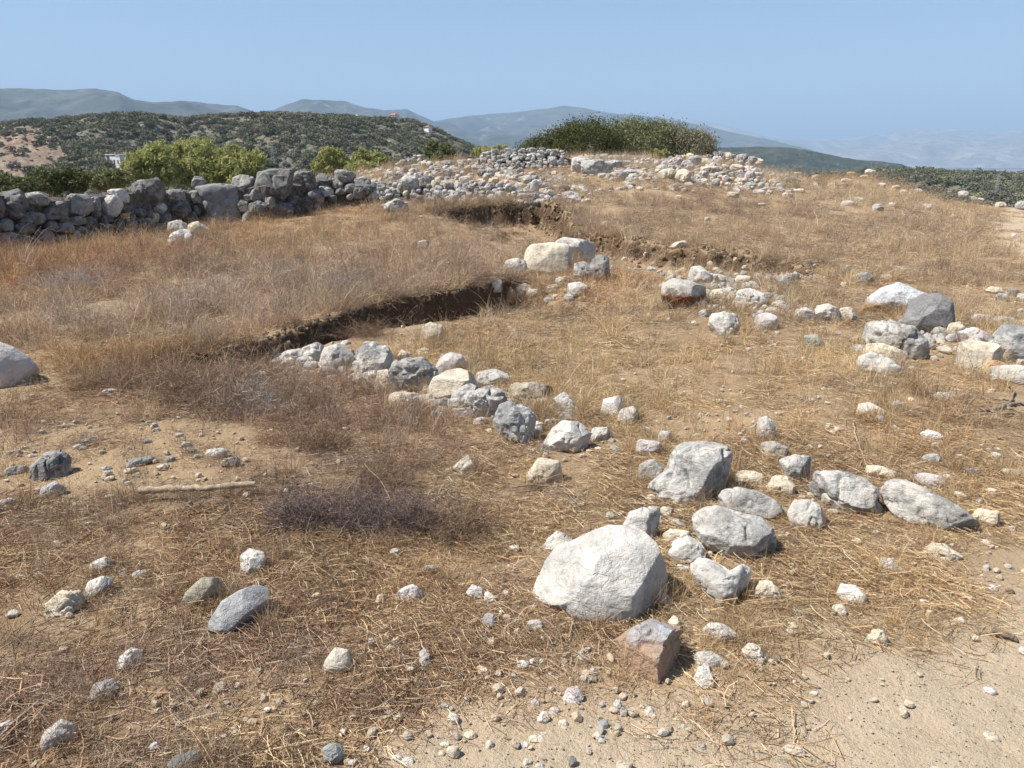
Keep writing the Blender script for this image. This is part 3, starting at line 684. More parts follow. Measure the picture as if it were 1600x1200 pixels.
 (0,[(752,930),(762,924),(778,935),(772,945),(758,940)],'C',.4,dict(),"cream flat stone in the line of buried stones, middle"),
 (0,[(754,972),(758,957),(770,958),(774,975),(764,985)],'L',.4,dict(),"grey flat stone at the lower end of the line of buried stones"),
 (0,[(262,362),(265,348),(280,344),(293,350),(292,364),(275,367)],'W',.8,dict(),"white rounded stone lying before the dry wall"),
 (0,[(290,368),(296,350),(315,346),(327,356),(322,370),(305,373)],'C',.6,dict(),"flat cream stone lying before the dry wall's square block"),
 (0,[(259,384),(270,365),(290,358),(302,364),(298,378),(278,387)],'W',.8,dict(rough=.1),"pitted pale stone nearest the camera before the dry wall"),
 (0,[(600,330),(604,318),(620,311),(636,318),(641,330),(622,336)],'G',.9,dict(sub=5),"rounded grey boulder lying in front of the collapsed wall"),
 (0,[(652,390),(653,378),(661,374),(670,378),(669,390),(660,393)],'BR',.9,dict(sub=3,boxy=4),"small brown square-cut stone on the raised ground"),
 (0,[(631,442),(634,433),(642,431),(646,438),(642,445)],'W',.8,dict(sub=3),"small white stone on the trench's upper ground"),
 (0,[(688,441),(692,436),(702,435),(704,441),(696,444)],'W',.8,dict(sub=3),"small pale stone on the trench's upper lip"),
 (0,[(1334,440),(1340,428),(1352,425),(1361,430),(1356,442),(1345,446)],'D',.9,dict(sub=4),"dark grey stone above the orange-stained white boulder"),
 (0,[(1371,438),(1376,430),(1388,428),(1396,434),(1388,441)],'C',.8,dict(sub=4),"cream stone right of the dark grey stone"),
 (0,[(1384,420),(1392,415),(1410,417),(1418,421),(1402,424)],'C',.6,dict(sub=3),"flat cream stone uphill of the orange-stained white boulder"),
 (0,[(1212,445),(1216,433),(1230,429),(1242,436),(1240,447),(1225,450)],'G',.8,dict(sub=4),"rounded grey stone below the crumbly bank"),
 (0,[(1215,415),(1222,405),(1238,406),(1240,415),(1228,420)],'K',.8,dict(sub=4),"dark brown stone in the crumbly bank"),
 (0,[(1252,418),(1260,406),(1275,405),(1280,414),(1268,421)],'K',.8,dict(sub=4),"brown stone right end of the crumbly bank"),
 (0,[(1045,388),(1054,379),(1070,375),(1074,382),(1060,390)],'C',.6,dict(sub=3),"flat cream stone above the crumbly bank"),
 (0,[(936,354),(940,347),(948,345),(949,351),(942,356)],'C',.6,dict(sub=3),"tiny cream stone on the slope behind the squared block"),
 (0,[(1254,540),(1258,526),(1275,523),(1292,536),(1280,544)],'S2',.3,dict(),"greenish-grey flat stone sunk in the floor below the row of three"),
 (0,[(1540,455),(1548,448),(1562,449),(1566,456),(1552,460)],'C',.8,dict(),"cream stone, left one of the far right cluster"),
 (0,[(1572,462),(1576,452),(1590,451),(1594,460),(1584,465)],'D',.8,dict(),"dark stone in the far right cluster"),
 (0,[(1589,470),(1592,460),(1604,459),(1610,468),(1600,474)],'W',.8,dict(),"white stone in the far right cluster"),
 (0,[(1553,468),(1560,458),(1572,460),(1574,468),(1564,472)],'G',.6,dict(),"flat grey stone in the far right cluster"),
 (0,[(1388,645),(1392,630),(1402,625),(1411,634),(1408,646)],'G',.8,dict(),"pitted tan stone beside the drop-shaped white stone"),
 (0,[(1365,660),(1370,650),(1382,649),(1386,658),(1376,663)],'L',.8,dict(sub=3),"grey-pink stone below the drop-shaped white stone"),
 (0,[(1440,722),(1446,710),(1462,708),(1470,716),(1456,725)],'G',.4,dict(),"grey half-buried stone uphill of the lavender flat stone"),
 (0,[(1500,738),(1508,732),(1528,731),(1532,738),(1515,742)],'S',.6,dict(),"slate-blue flat stone at the right"),
 (0,[(1562,748),(1568,735),(1590,731),(1600,738),(1594,750)],'C',.6,dict(),"cream stone at the right edge above the dirt track"),
 (0,[(1490,970),(1500,963),(1508,968),(1506,975),(1494,975)],'C',.4,dict(sub=3),"flat round greyish disc stone at the dirt track's edge"),
 (0,[(1300,945),(1310,955),(1322,954),(1320,962),(1303,961)],'C',.4,dict(sub=3),"flat cream stone in front of the wedge-shaped stone"),
]
# smaller stones: cx, cy, w, h, kind
SMALL = """128 690 20 8 S|142 688 18 9 S|123 698 18 9 C|50 712 13 6 W|20 708 24 10 C|25 735 36 14 G|90 770 22 8 L|165 732 18 8 W|168 740 14 9 C|205 735 22 8 C|172 748 16 8 C
170 776 14 7 C|192 788 14 7 W|150 797 12 7 O|150 805 10 6 W|200 755 14 6 C|138 818 12 6 W|90 850 24 9 W|30 900 14 6 W|85 908 10 5 W|193 893 14 8 L|218 898 20 14 L|62 898 18 8 G
105 735 14 10 W|130 700 12 7 S|265 718 18 9 B|255 730 20 10 C|290 695 18 9 G|230 690 14 7 S|280 680 14 7 B|245 672 12 6 G|300 705 14 8 S|235 660 14 6 B|310 712 12 6 G
132 1089 9 9 C|193 1088 12 8 C|250 1110 18 8 C|345 1155 30 12 C|240 1170 18 20 G|695 1164 14 9 C|572 1118 14 8 C|608 1114 18 10 W|583 1142 12 10 W|615 1144 10 10 C|694 1102 10 7 W|705 1107 8 6 W
605 993 10 9 C|617 1002 14 12 C|581 1005 12 16 G|735 1148 20 12 C|765 1165 12 16 C|708 1175 20 18 C|620 1185 18 12 L|573 1170 10 10 W|690 1177 9 9 C|730 1092 8 6 W|637 1190 18 12 W|552 1192 18 10 W
818 1038 20 12 W|833 1034 12 10 W|849 1033 14 8 C|882 1034 10 10 W|908 1028 12 9 W|926 1051 14 13 L|913 1060 14 10 L|836 1099 13 13 W|866 1112 18 12 L|880 1132 15 14 C|900 1128 10 8 C|893 1062 8 8 C
942 1132 16 12 S|965 1100 12 14 W|975 1112 10 13 B|962 1078 9 9 C|940 1100 8 8 G|1016 1112 18 14 L|1003 1104 8 7 C|1022 1120 8 7 C|1058 1126 10 8 C|1068 1136 8 9 W|1108 1123 10 14 O|1018 1152 14 8 C
840 1156 30 14 C|852 1147 14 6 C|820 1165 14 12 G|823 1192 14 12 C|844 1197 14 8 W|895 1190 12 16 D|975 1196 26 12 C|940 1157 12 8 W|1045 1160 10 8 C|1098 1168 14 10 B|1072 1100 12 10 C|1025 1062 10 7 C
1272 1084 16 8 W|1240 1172 36 14 C|1250 958 16 9 W|1238 977 16 9 C|1550 1152 24 14 C|1445 940 14 6 W|1415 862 9 5 C|1452 957 10 7 C|1514 935 20 6 W|1552 918 13 10 L|1578 924 13 9 K|1545 1080 22 12 L
1576 885 12 8 W|1540 890 9 6 W|1535 900 8 6 C|1485 890 9 6 C|1540 848 12 10 C|1558 855 7 6 O|1530 783 12 8 G|1500 775 16 12 C|1550 770 18 14 C|1587 757 16 7 W|1580 825 10 6 W|1370 832 9 6 W|1380 900 18 8 L
1545 703 10 5 W|1556 712 16 10 L|1560 702 10 5 C|1590 715 14 8 C|1480 745 12 8 L|1410 680 14 6 C|1295 665 10 8 C|1310 672 14 9 C|1268 624 10 5 C|1290 608 14 6 C|1256 562 10 9 C|1320 570 9 6 O|1245 500 8 6 W
1055 632 8 6 C|1125 627 24 7 C|1160 636 10 5 W|1095 648 8 6 W|1010 670 10 7 L|1038 683 20 20 L|1088 680 10 6 C|1140 655 12 7 C|1165 690 14 10 L|1180 660 10 7 C|1060 800 12 9 C|1198 905 9 8 C|1500 610 12 5 W
455 610 10 6 C|500 640 14 8 W|600 640 16 8 W|540 670 10 6 C|690 640 20 10 C|715 650 16 8 G|845 640 14 9 C|835 655 12 9 O|852 712 10 9 C|470 618 12 6 W|160 605 20 8 C|170 612 30 10 W|40 700 12 5 C|700 735 10 8 C
1210 460 12 9 C|1225 462 10 8 G|1240 470 12 9 C|1295 462 9 7 C|1135 535 12 6 W|1170 545 10 5 C|1205 535 12 6 C|1085 505 10 7 C|1045 500 8 6 C|1320 445 12 8 C|1160 440 14 10 G|1180 445 12 8 C|1100 430 12 8 W|1195 480 10 8 C
960 385 10 7 K|985 392 10 7 K|1010 398 9 7 C|1035 402 10 7 K|1060 408 9 8 K|1085 405 10 8 K|1110 412 10 8 C|1140 410 10 8 K|1165 418 11 8 G|1190 415 10 8 K|975 405 9 7 C|1020 412 9 7 C|1150 405 8 6 C|1300 432 10 8 C|1320 430 12 8 K
1425 575 10 6 C|1440 590 8 5 C|1460 560 12 8 C|1480 545 14 10 C|1470 535 12 9 C|1500 550 10 8 L|1490 590 8 6 C|1550 610 12 6 C|1380 605 10 5 C|1215 520 10 5 L|1270 545 10 5 S|1560 360 12 6 C|1585 368 14 6 W|1590 395 12 6 W|1575 400 10 5 C|1590 410 12 6 C
455 578 18 10 C|520 592 20 12 W|545 602 16 10 G|575 606 18 10 C|640 642 22 10 W|1018 778 16 12 C|1030 812 14 12 C|1110 790 14 8 C|750 662 16 10 C|765 674 14 8 C|895 650 14 10 C|880 644 12 8 C|935 702 12 8 C|738 570 16 12 G|760 570 16 10 C|655 550 12 8 C|575 538 18 10 G|540 536 16 8 W|1120 422 14 8 C|1140 448 12 8 C|1108 458 12 8 W|1130 482 12 8 C|1105 486 10 7 C|1165 492 10 6 W|1100 447 14 10 G|1060 425 10 6 C|1495 495 14 8 C|1475 540 12 8 G|1510 585 14 8 C|1440 548 12 7 L|1395 600 12 6 C|1335 530 14 8 C|1310 520 10 6 L|1285 512 10 6 C|695 600 12 8 G|630 632 14 8 C|805 640 12 8 W|760 645 12 8 C|780 705 10 7 C|845 705 10 8 G|920 705 10 6 C
432 556 20 12 G|450 566 26 14 C|468 552 22 14 W|488 572 26 14 G|482 545 18 10 W|520 574 24 14 W|560 596 22 14 C|595 600 26 18 G|600 572 18 12 C|640 628 30 14 C|612 622 20 14 W|655 640 20 12 G|675 630 24 14 C|690 645 22 12 G|665 575 16 14 G|700 596 16 12 W|715 645 20 14 C|750 640 18 12 G|755 620 20 14 G|790 612 18 12 C|770 625 16 12 W|800 628 20 12 C|850 645 22 12 C|830 640 18 12 G|858 660 14 10 W|730 590 16 12 G|640 556 18 12 C|575 552 16 12 W|545 552 16 12 G|512 556 18 12 G
436 566 26 16 W|458 560 30 18 G|478 566 30 20 W|510 582 32 18 G|532 568 26 20 W|556 592 30 18 G|582 590 28 22 W|604 606 28 20 G|628 620 34 18 W|648 628 28 16 G|668 626 30 18 C|690 632 34 20 G|712 632 28 20 W|726 646 28 18 G|752 600 28 20 W|768 612 28 20 G|752 660 24 16 W|790 622 26 20 C|812 640 26 18 G|846 630 28 18 C|852 700 20 14 G|838 668 22 20 W|700 560 26 16 G|724 566 24 18 W|662 552 22 16 C|592 548 24 16 G|530 552 22 16 G|886 652 24 16 G|1020 800 22 18 W|1042 800 20 16 C|1060 818 22 12 G|1012 852 20 16 W|1104 895 18 14 C|1066 890 20 14 W|1180 800 20 12 C|1225 800 18 14 C|1228 770 20 14 G|1300 800 18 10 G|1470 500 22 16 G|1494 520 24 14 C|1512 556 20 14 G|1476 548 22 12 C|1560 590 24 12 W|1410 505 20 12 G|1345 545 20 12 G|1110 440 26 16 G|1136 458 24 16 W|1160 438 26 14 C|1180 468 22 14 G|1095 475 22 14 W|1206 486 20 12 C|1226 478 18 12 G""".replace("\n", "|")

def mk(kind):
    return {
     'RB': patch_mat("blue_grey_stone_with_orange_patch", (.39,.39,.385), (.25,.25,.255), (.45,.30,.20), .10, .15, 2),
     'RR': patch_mat("stone_with_rust_face", (.55,.52,.45), (.38,.34,.28), (.26,.10,.045), .12, .17, 2),
     'RW': patch_mat("white_stone_with_orange_stain", (.58,.58,.56), (.42,.42,.42), (.44,.27,.13), .08, .16, 2),
     'D2': stone_mat("smooth_dark_stone", (.27,.275,.28), (.19,.195,.20), (.24,.24,.24), .3, .5),
     'D3': stone_mat("pitted_grey_stone", (.36,.36,.35), (.15,.15,.15), (.34,.32,.28), .3, 1.0),
     'WW': stone_mat("bright_white_stone", (.74,.72,.68), (.64,.62,.59), (.66,.60,.50), .3, .1),
     'B2': stone_mat("clean_blue_grey_stone", (.42,.43,.445), (.30,.31,.325), (.40,.39,.37), .3, .15),
     'OL': stone_mat("olive_grey_stone", (.36,.34,.27), (.25,.235,.18), (.36,.31,.24), .3, .3),
     'C2': stone_mat("pale_cream_stone", (.62,.59,.50), (.52,.49,.41), (.56,.50,.40), .3, .15),
     'BR': patch_mat("tan_stone_with_shaded_end", (.44,.38,.29), (.30,.25,.19), (.16,.09,.05), .06, .10, 0, True),  # dark end paints the shade of the slab's cavity into the colour
     'S2': stone_mat("greenish_stone", (.34,.37,.34), (.25,.28,.26), (.36,.34,.28), .3, .2)}[kind]
ROCKS_XY = []           # x, y, radius: keeps grass out of the stones
def word_size(w): return "boulder" if w > .33 else ("rock" if w > .15 else "stone")
def build_heroes():
    bot = np.array([max(q[1] for q in h[1]) for h in HERO], float)
    cxs = np.array([(min(q[0] for q in h[1]) + max(q[0] for q in h[1])) / 2 for h in HERO])
    hs = np.array([max(q[1] for q in h[1]) - min(q[1] for q in h[1]) for h in HERO])
    dep = ground_hit(cxs, bot - .06 * hs)
    for i, (_, poly, typ, thick, opt, lab) in enumerate(HERO):
        o_ = dict(opt); mat = None
        if typ not in SM: mat = mk(typ)
        o, c, w, h = place_rock("rock", poly, dep[i], typ if typ in SM else 'G', 100 + i, thick=thick, mat=mat, **o_)
        wd = word_size(w)
        o.name = {"boulder": "boulder", "rock": "rock", "stone": "loose_stone"}[wd]
        tag(o, lab, wd, "rocks and stones lying about the excavation")
        ROCKS_XY.append((c[0], c[1], w * .40))
build_heroes()

LAND = [(935,900,"the biggest white boulder"),(1080,740,"the tall pitted grey boulder"),(1145,840,"the overhanging grey boulder"),(1015,1018,"the orange-patched blue-grey rock"),
 (1450,795,"the long tapering pale rock"),(1320,772,"the wide wrinkled grey rock"),(372,955,"the tilted blue-grey rock"),(76,728,"the pitted dark grey rock"),(310,777,"the long fallen pole"),
 (1400,475,"the orange-stained white boulder"),(860,405,"the squared standing block"),(1067,460,"the rust-fronted rock"),(645,585,"the darkest low wall rock"),(955,637,"the white cube-shaped stone"),
 (1530,553,"the flat-topped cream rock"),(523,1035,"the triangular cream-white stone"),(1333,930,"the white wedge-shaped stone"),(480,790,"the dark purple dead shrub"),(1345,690,"the forked dry twig"),
 (90,1150,"the bottom left white stone"),(848,738,"the lone cream lump"),(1370,997,"the crumbly cream stone"),(1570,995,"the flat brown stone"),(505,565,"the low wall's left end"),(1366,642,"the drop-shaped white stone"),
 (220,720,"the thin dark slate stone"),(895,1087,"the pinkish white stone"),(1130,508,"the cracked squarish white rock"),(1290,490,"the row of three stones"),(1240,735,"the angular grey rock")]
CW = {'W':"white",'G':"grey",'B':"blue-grey",'D':"dark grey",'C':"cream",'O':"orange-brown",'L':"pinkish grey",'K':"brown",'S':"slate-grey"}
def build_small():
    items = [q.split() for q in SMALL.split("|") if q.strip()]
    A = np.array([[float(t) for t in q[:4]] for q in items])
    dep = ground_hit(A[:,0], A[:,1] + A[:,3] * .45)
    recs = []; rest = []
    order = np.argsort(-(A[:,2] * A[:,3])); single = set(order[:168].tolist())
    for i, q in enumerate(items):
        cx, cy_, w, h = A[i]
        poly = rnd_outline(cx, cy_, w, h, i)
        sx = rng.choice([2.3, 3.0, 3.6])
        o, c, ww, hh = place_rock("loose_stone", poly, dep[i], q[4], 900 + i, sub=3, thick=.8, boxy=sx, nf=5, rough=.08)
        ROCKS_XY.append((c[0], c[1], ww * .45))
        if i not in single: rest.append(o); continue
        ar = w / h
        shape = "flat" if ar > 2.1 else ("low" if ar > 1.5 else ("upright" if ar < .85 else ("rounded" if sx < 2.5 else "angular")))
        size = "tiny" if ww < .04 else ("small" if ww < .09 else "fist-sized" if ww < .16 else "sizeable")
        j = min(range(len(LAND)), key=lambda k: math.hypot(LAND[k][0] - cx, (LAND[k][1] - cy_) * 1.2))
        dx, dy = cx - LAND[j][0], cy_ - LAND[j][1]
        rel = ("right of" if dx > 0 else "left of") if abs(dx) > abs(dy) * 1.2 else ("in front of" if dy > 0 else "behind")
        recs.append([o, f"{size} {shape} {CW[q[4]]} stone", f"{rel} {LAND[j][2]}", math.hypot(dx, dy)])
    Vs, Fs, Ms, off, mats = [], [], [], 0, []
    for o in rest:
        n = len(o.data.vertices); v = np.empty(n * 3, np.float32); o.data.vertices.foreach_get("co", v); v = v.reshape(-1, 3) + np.array(o.location)
        Fs.append(ico(3)[1] + off); off += n; Vs.append(v); m_ = o.data.materials[0]
        if m_ not in mats: mats.append(m_)
        Ms += [mats.index(m_)] * len(ico(3)[1]); bpy.data.objects.remove(o)
    me = mesh_np("scattered_stones", np.concatenate(Vs), np.concatenate(Fs), None, False)
    for m_ in mats: me.materials.append(m_)
    me.polygons.foreach_set("material_index", np.array(Ms, np.int32))
    tag(link("scattered_stones", me), "the smallest chips of stone scattered over the field", "stone chips", kind="stuff")
    groups = {}
    for r in recs: groups.setdefault((r[1], r[2]), []).append(r)
    ordn = ["nearest", "second nearest", "third nearest", "fourth nearest", "fifth nearest", "sixth nearest", "seventh nearest", "eighth nearest", "ninth nearest"]
    for (a, b), g in groups.items():
        g.sort(key=lambda r: r[3])
        for k, r in enumerate(g):
            lab = f"{a} {b}" if len(g) == 1 else f"{a}, {ordn[min(k, 8)]} to it {b}" if False else (f"{a} {b}" if len(g) == 1 else f"{a}, {ordn[min(k, 8)]} of those {b}")
            tag(r[0], lab, "stone", "small loose stones on the ground")
build_small()

# ------------------------------------------------------------------ walls and rubble (each a thing, its stones its parts)
def wall(name, label, cat, base, stones, batter, types, core=None, seedk=0, thick=.9, group=None, extra_depth=0.0, spread=False, darker=False):
    bx = np.array([b[0] for b in base], float); by = np.array([b[1] for b in base], float)
    bd = ground_hit(bx, by) + extra_depth
    p0 = unproj(np.array([bx.mean()]), np.array([by.mean()]), np.array([np.interp(bx.mean(), bx, bd)]))[0]
    root = empty(name, tuple(p0)); tag(root, label, cat, group)
    r = random.Random(seedk)
    for i, s in enumerate(stones):
        cx, cy_, w, h = s[:4]; typ = s[4] if len(s) > 4 else r.choice(types)
        d = float(np.interp(cx, bx, bd)); yb = float(np.interp(cx, bx, by))
        up_m = max(0, (yb - cy_ - h * .4)) * d / F
        d = d + up_m * batter
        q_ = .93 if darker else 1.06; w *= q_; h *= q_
        big = w * d / F > .45
        if spread: d = min(float(ground_hit(cx, cy_ + h * .45 + r.uniform(0, 4))[0]), 35.0)
        if typ == 'D2': d -= .14; w *= 1.12; h *= 1.12
        if darker: typ = {'B': 'DD', 'G': 'DG', 'D': 'DD', 'W': 'DG' if r.random() < .35 else 'W'}.get(typ, typ)  # swap in stone tones darkened to carry the wall face's shade
        place_rock("stone", [(cx-w*.5,cy_-h*.42),(cx-w*.1,cy_-h*.5),(cx+w*.46,cy_-h*.48),(cx+w*.5,cy_+h*.4),(cx+w*.2,cy_+h*.5),(cx-w*.48,cy_+h*.46)] if typ == 'D2' else rnd_outline(cx, cy_, w, h, seedk * 977 + i, 10), d, typ, 3000 + seedk * 500 + i, sub=5 if big else 4 if w > 14 else 3,
                   thick=thick, boxy=6.0 if typ == 'D2' else r.choice((2.6, 3.2, 4.0)), nf=1 if typ == 'D2' else r.choice((4, 6, 9)), rough=.075 if darker else .10, parent=root)
    if core:
        # lumpy fill behind the face: a ridge following the wall line
        wd, top = core
        n = 160; us = np.linspace(bx[0], bx[-1], n)
        dd = np.interp(us, bx, bd); yb = np.interp(us, bx, by); ty = np.interp(us, [t[0] for t in top], [t[1] for t in top])
        rows = []
        for k, (fd, fh) in enumerate([(.34, -.2), (.36, .35), (.38, .7), (.36, .93), (.36 + wd * .5, 1.0), (.36 + wd, .8), (.40 + wd, .4), (.45 + wd, -.2)]):
            g = unproj(us, yb, dd)
            dirv = ray(us, yb); dirv[:, 2] = 0; dirv /= np.linalg.norm(dirv, axis=1, keepdims=True)
            Hh = (yb - ty) * dd / F
            P = g + dirv * (fd + batter * fh * Hh)[:, None] if batter > .5 else g + dirv * fd
            P[:, 2] = g[:, 2] + Hh * fh
            P += .05 * np.stack([fbm3(P * 5, 3, 5), fbm3(P * 5, 3, 15), fbm3(P * 5, 3, 25)], -1)
            rows.append(P)
        V = np.concatenate(rows) - np.array(p0)
        nr = len(rows); i = np.arange(nr - 1)[:, None] * n + np.arange(n - 1)[None]
        Fc = np.stack([i, i + 1, i + n + 1, i + n], -1).reshape(-1, 4)
        c = link("rubble_fill", mesh_np("rubble_fill", V, Fc, M_CORE, False), root)
    return root
def z1(L, ox, oy): return [(ox + a / 4, oy + b / 4, c / 4, d / 4) + tuple(t) for a, b, c, d, *t in L]
W1 = z1([(70,790,200,170,'D'),(220,765,175,90,'W'),(340,840,150,130,'B'),(485,800,180,130,'G'),(590,790,80,90,'G'),(685,805,155,130,'W'),(745,745,125,90,'W'),(925,720,215,175,'D'),(1095,750,135,95,'G'),
 (1240,665,90,85,'G'),(1370,800,240,225,'D2'),(1530,675,155,125,'G'),(1225,750,90,80,'G'),(180,885,200,80,'B'),(320,935,85,70,'D'),(405,945,105,75,'B'),(475,900,115,55,'G'),(150,950,130,85,'D'),
 (35,930,90,90,'B'),(560,915,95,90,'D'),(660,890,95,55,'B'),(650,955,105,90,'B'),(735,915,85,85,'B'),(810,930,90,80,'D'),(875,850,80,65,'D'),(925,840,60,65,'D'),(995,820,95,65,'W'),(970,880,55,65,'C'),
 (1030,880,85,65,'B'),(930,905,75,50,'G'),(880,910,75,65,'D'),(790,825,100,70,'D'),(780,870,65,35,'O'),(830,875,45,45,'G'),(1120,820,150,120,'D'),(865,970,80,55,'D'),(920,955,65,40,'B'),(1190,870,85,65,'D'),
 (1230,835,50,65,'D'),(470,985,80,45,'C'),(505,955,65,45,'G'),(555,1000,105,75,'B'),(280,1000,115,95,'D'),(195,1035,95,95,'D'),(60,1050,190,160,'B'),(450,1040,95,70,'D'),(1525,810,75,85,'D'),(1580,820,55,65,'D'),
 (1560,875,90,75,'D'),(1560,755,80,45,'D'),(100,860,90,50,'D'),(395,885,70,45,'D'),(600,860,60,45,'D'),(-70,800,180,160,'D'),(-90,940,170,100,'B'),(-120,1060,190,140,'G'),(380,1020,80,60,'D'),(640,1020,90,50,'D'),
 (1010,935,80,40,'D'),(1310,905,70,30,'G')], 0, 120) + \
 z1([(120,665,265,175,'D'),(300,655,165,125,'B'),(345,770,165,130,'B'),(160,830,155,125,'B'),(430,645,115,85,'D'),(560,620,135,80,'G'),(590,695,95,65,'B'),(430,715,115,75,'W'),(510,660,75,65,'G'),
 (30,820,80,90,'B'),(90,785,65,70,'G'),(230,770,65,55,'D'),(660,660,115,75,'G'),(640,725,105,65,'D'),(700,700,65,55,'D'),(530,712,80,45,'D'),(20,740,110,80,'D'),(250,840,70,70,'D'),(590,750,50,40,'G'),(480,760,60,40,'D')], 400, 120)
SM['D2'] = mk('D2')
SM['DD'] = stone_mat("shaded_wall_stone", (.235,.235,.235), (.09,.09,.092), (.28,.25,.21), .4, .9)  # this and the next tone have the wall face's shade put into their colour
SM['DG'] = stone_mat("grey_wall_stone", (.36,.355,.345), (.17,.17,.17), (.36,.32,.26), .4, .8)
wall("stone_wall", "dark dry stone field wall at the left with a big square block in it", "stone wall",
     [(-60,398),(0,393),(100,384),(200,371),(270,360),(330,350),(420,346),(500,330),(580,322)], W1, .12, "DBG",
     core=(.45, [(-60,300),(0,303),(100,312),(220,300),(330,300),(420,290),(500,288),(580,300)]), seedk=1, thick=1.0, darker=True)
def scatter_poly(poly, n, smin, smax, seed, arr=.62):
    r = random.Random(seed); P = poly; out = []
    xs = [p[0] for p in P]; ys = [p[1] for p in P]
    tries = 0
    while len(out) < n and tries < 20000:
        tries += 1
        x = r.uniform(min(xs), max(xs)); y = r.uniform(min(ys), max(ys)); ins = False
        for i in range(len(P)):
            (x1, y1), (x2, y2) = P[i], P[(i + 1) % len(P)]
            if (y1 > y) != (y2 > y) and x < (x2 - x1) * (y - y1) / (y2 - y1) + x1: ins = not ins
        if not ins: continue
        w = smin + (smax - smin) * r.random() ** 2.6
        if any(abs(x - q[0]) < (w + q[2]) * .36 and abs(y - q[1]) < (w + q[2]) * arr * .36 for q in out): continue
        out.append((x, y, w, w * arr * r.uniform(.7, 1.5)))
    return out
wall("collapsed_wall", "collapsed low wall of small grey stones running behind the field grass", "collapsed wall",
     [(560,324),(600,322),(700,320),(800,318),(910,316)], scatter_poly([(565,285),(600,283),(640,290),(700,287),(760,285),(830,300),(905,305),(912,318),(800,320),(700,318),(640,305),(590,312)], 98, 8, 30, 5, .7), 1.5, "GDGCBL", core=(.4, [(560,300),(600,292),(700,294),(800,296),(910,312)]), seedk=2)
wall("stacked_wall", "stub of stacked grey stones on the mound left of the big green bush", "stone wall",
     [(748,264),(800,265),(850,264),(895,262)], scatter_poly([(755,240),(790,234),(850,233),(880,238),(890,262),(800,266),(750,262)], 90, 7, 15, 6), .3, "GGDBL", core=(.5, [(748,250),(790,238),(850,237),(895,250)]), seedk=3)
wall("rubble_bank", "bank of pale rubble stones spilling left of the stacked stub", "rubble",
     [(612,292),(680,294),(760,292),(850,294)], scatter_poly([(620,250),(655,244),(680,255),(740,248),(752,262),(830,268),(850,290),(720,292),(640,288),(615,270)], 95, 7, 20, 7), 3.0, "GGDCL", seedk=4, spread=True)
wall("rubble_ledge", "ledge of flat pale slabs below the big green bush", "rubble",
     [(885,282),(960,284),(1040,280)], scatter_poly([(895,250),(930,243),(1000,246),(1050,255),(1045,272),(970,280),(895,272)], 70, 8, 30, 8, .4) + [(933,262,44,22,'B'),(905,258,26,22,'L')], 3.5, "GGCLC", seedk=5, spread=True)
wall("rubble_pile", "pile of pale broken stones with a flat-topped block on top, right of the bush", "rubble",
     [(1040,292),(1100,296),(1200,294)], scatter_poly([(1045,248),(1085,243),(1120,240),(1180,250),(1185,262),(1200,290),(1100,290),(1060,275),(1040,265)], 90, 9, 36, 9, .6) + [(1172,252,22,12,'G'),(1160,246,18,10,'G'),(1128,244,18,14,'D'),(1103,254,26,12,'C'),(1085,252,20,16,'B'),(1110,266,34,12,'C')], 2.2, "GCCGL", seedk=6, spread=True)

# far loose stones on the back slope and on the small mound at the right
BACKS = """1330 272 14 7 O|1360 268 16 7 L|1350 276 14 6 O|1322 282 16 7 C|1245 272 18 6 C|1275 276 14 6 C|1210 285 16 9 C|1220 290 14 8 W|1300 290 14 8 C|1325 318 20 9 L|1340 312 16 9 C|1372 325 18 12 G|1395 322 14 10 C|1378 290 12 8 C|1400 294 14 8 C|1412 300 12 7 C
1433 298 16 6 W|1505 303 15 9 W|1520 310 16 6 W|1530 312 12 6 W|1563 320 16 9 C|1597 322 18 14 G|1449 322 12 8 C|1490 338 10 6 C|1448 325 14 8 W|1160 282 22 8 C|1145 305 20 10 C|1190 320 12 5 C|1085 300 10 5 C|1105 342 10 6 W|1018 320 8 5 C|1015 332 7 4 C|1060 308 10 6 C
985 290 16 8 G|960 280 18 7 G|1000 295 12 7 C|880 295 20 12 K|895 312 26 12 L|835 292 14 20 W|812 292 14 12 W|790 300 22 12 W|820 308 30 12 G|870 308 20 10 C|850 300 16 10 C|915 314 16 8 C|1230 305 16 8 C|1250 298 14 7 C|1185 300 20 8 W|1165 295 18 8 C""".replace("\n", "|")
def build_backs():
    items = [q.split() for q in BACKS.split("|") if q.strip()]
    A = np.array([[float(t) for t in q[:4]] for q in items])
    dep = np.minimum(ground_hit(A[:,0], A[:,1] + A[:,3] * .45), 34.0)
    for i, q in enumerate(items):
        o, c, ww, hh = place_rock("loose_stone", rnd_outline(A[i,0], A[i,1], A[i,2], A[i,3], 400 + i), dep[i], q[4], 1500 + i, sub=3, nf=5, rough=.08)
        hz = "right-hand grassy mound" if A[i,0] > 1230 else "slope below the rubble pile" if A[i,0] > 940 else "collapsed wall's right end"
        tag(o, f"one of the {CW[q[4]]} stones lying on the {hz}", "stone", f"{CW[q[4]]} stones on the {hz}")
build_backs()

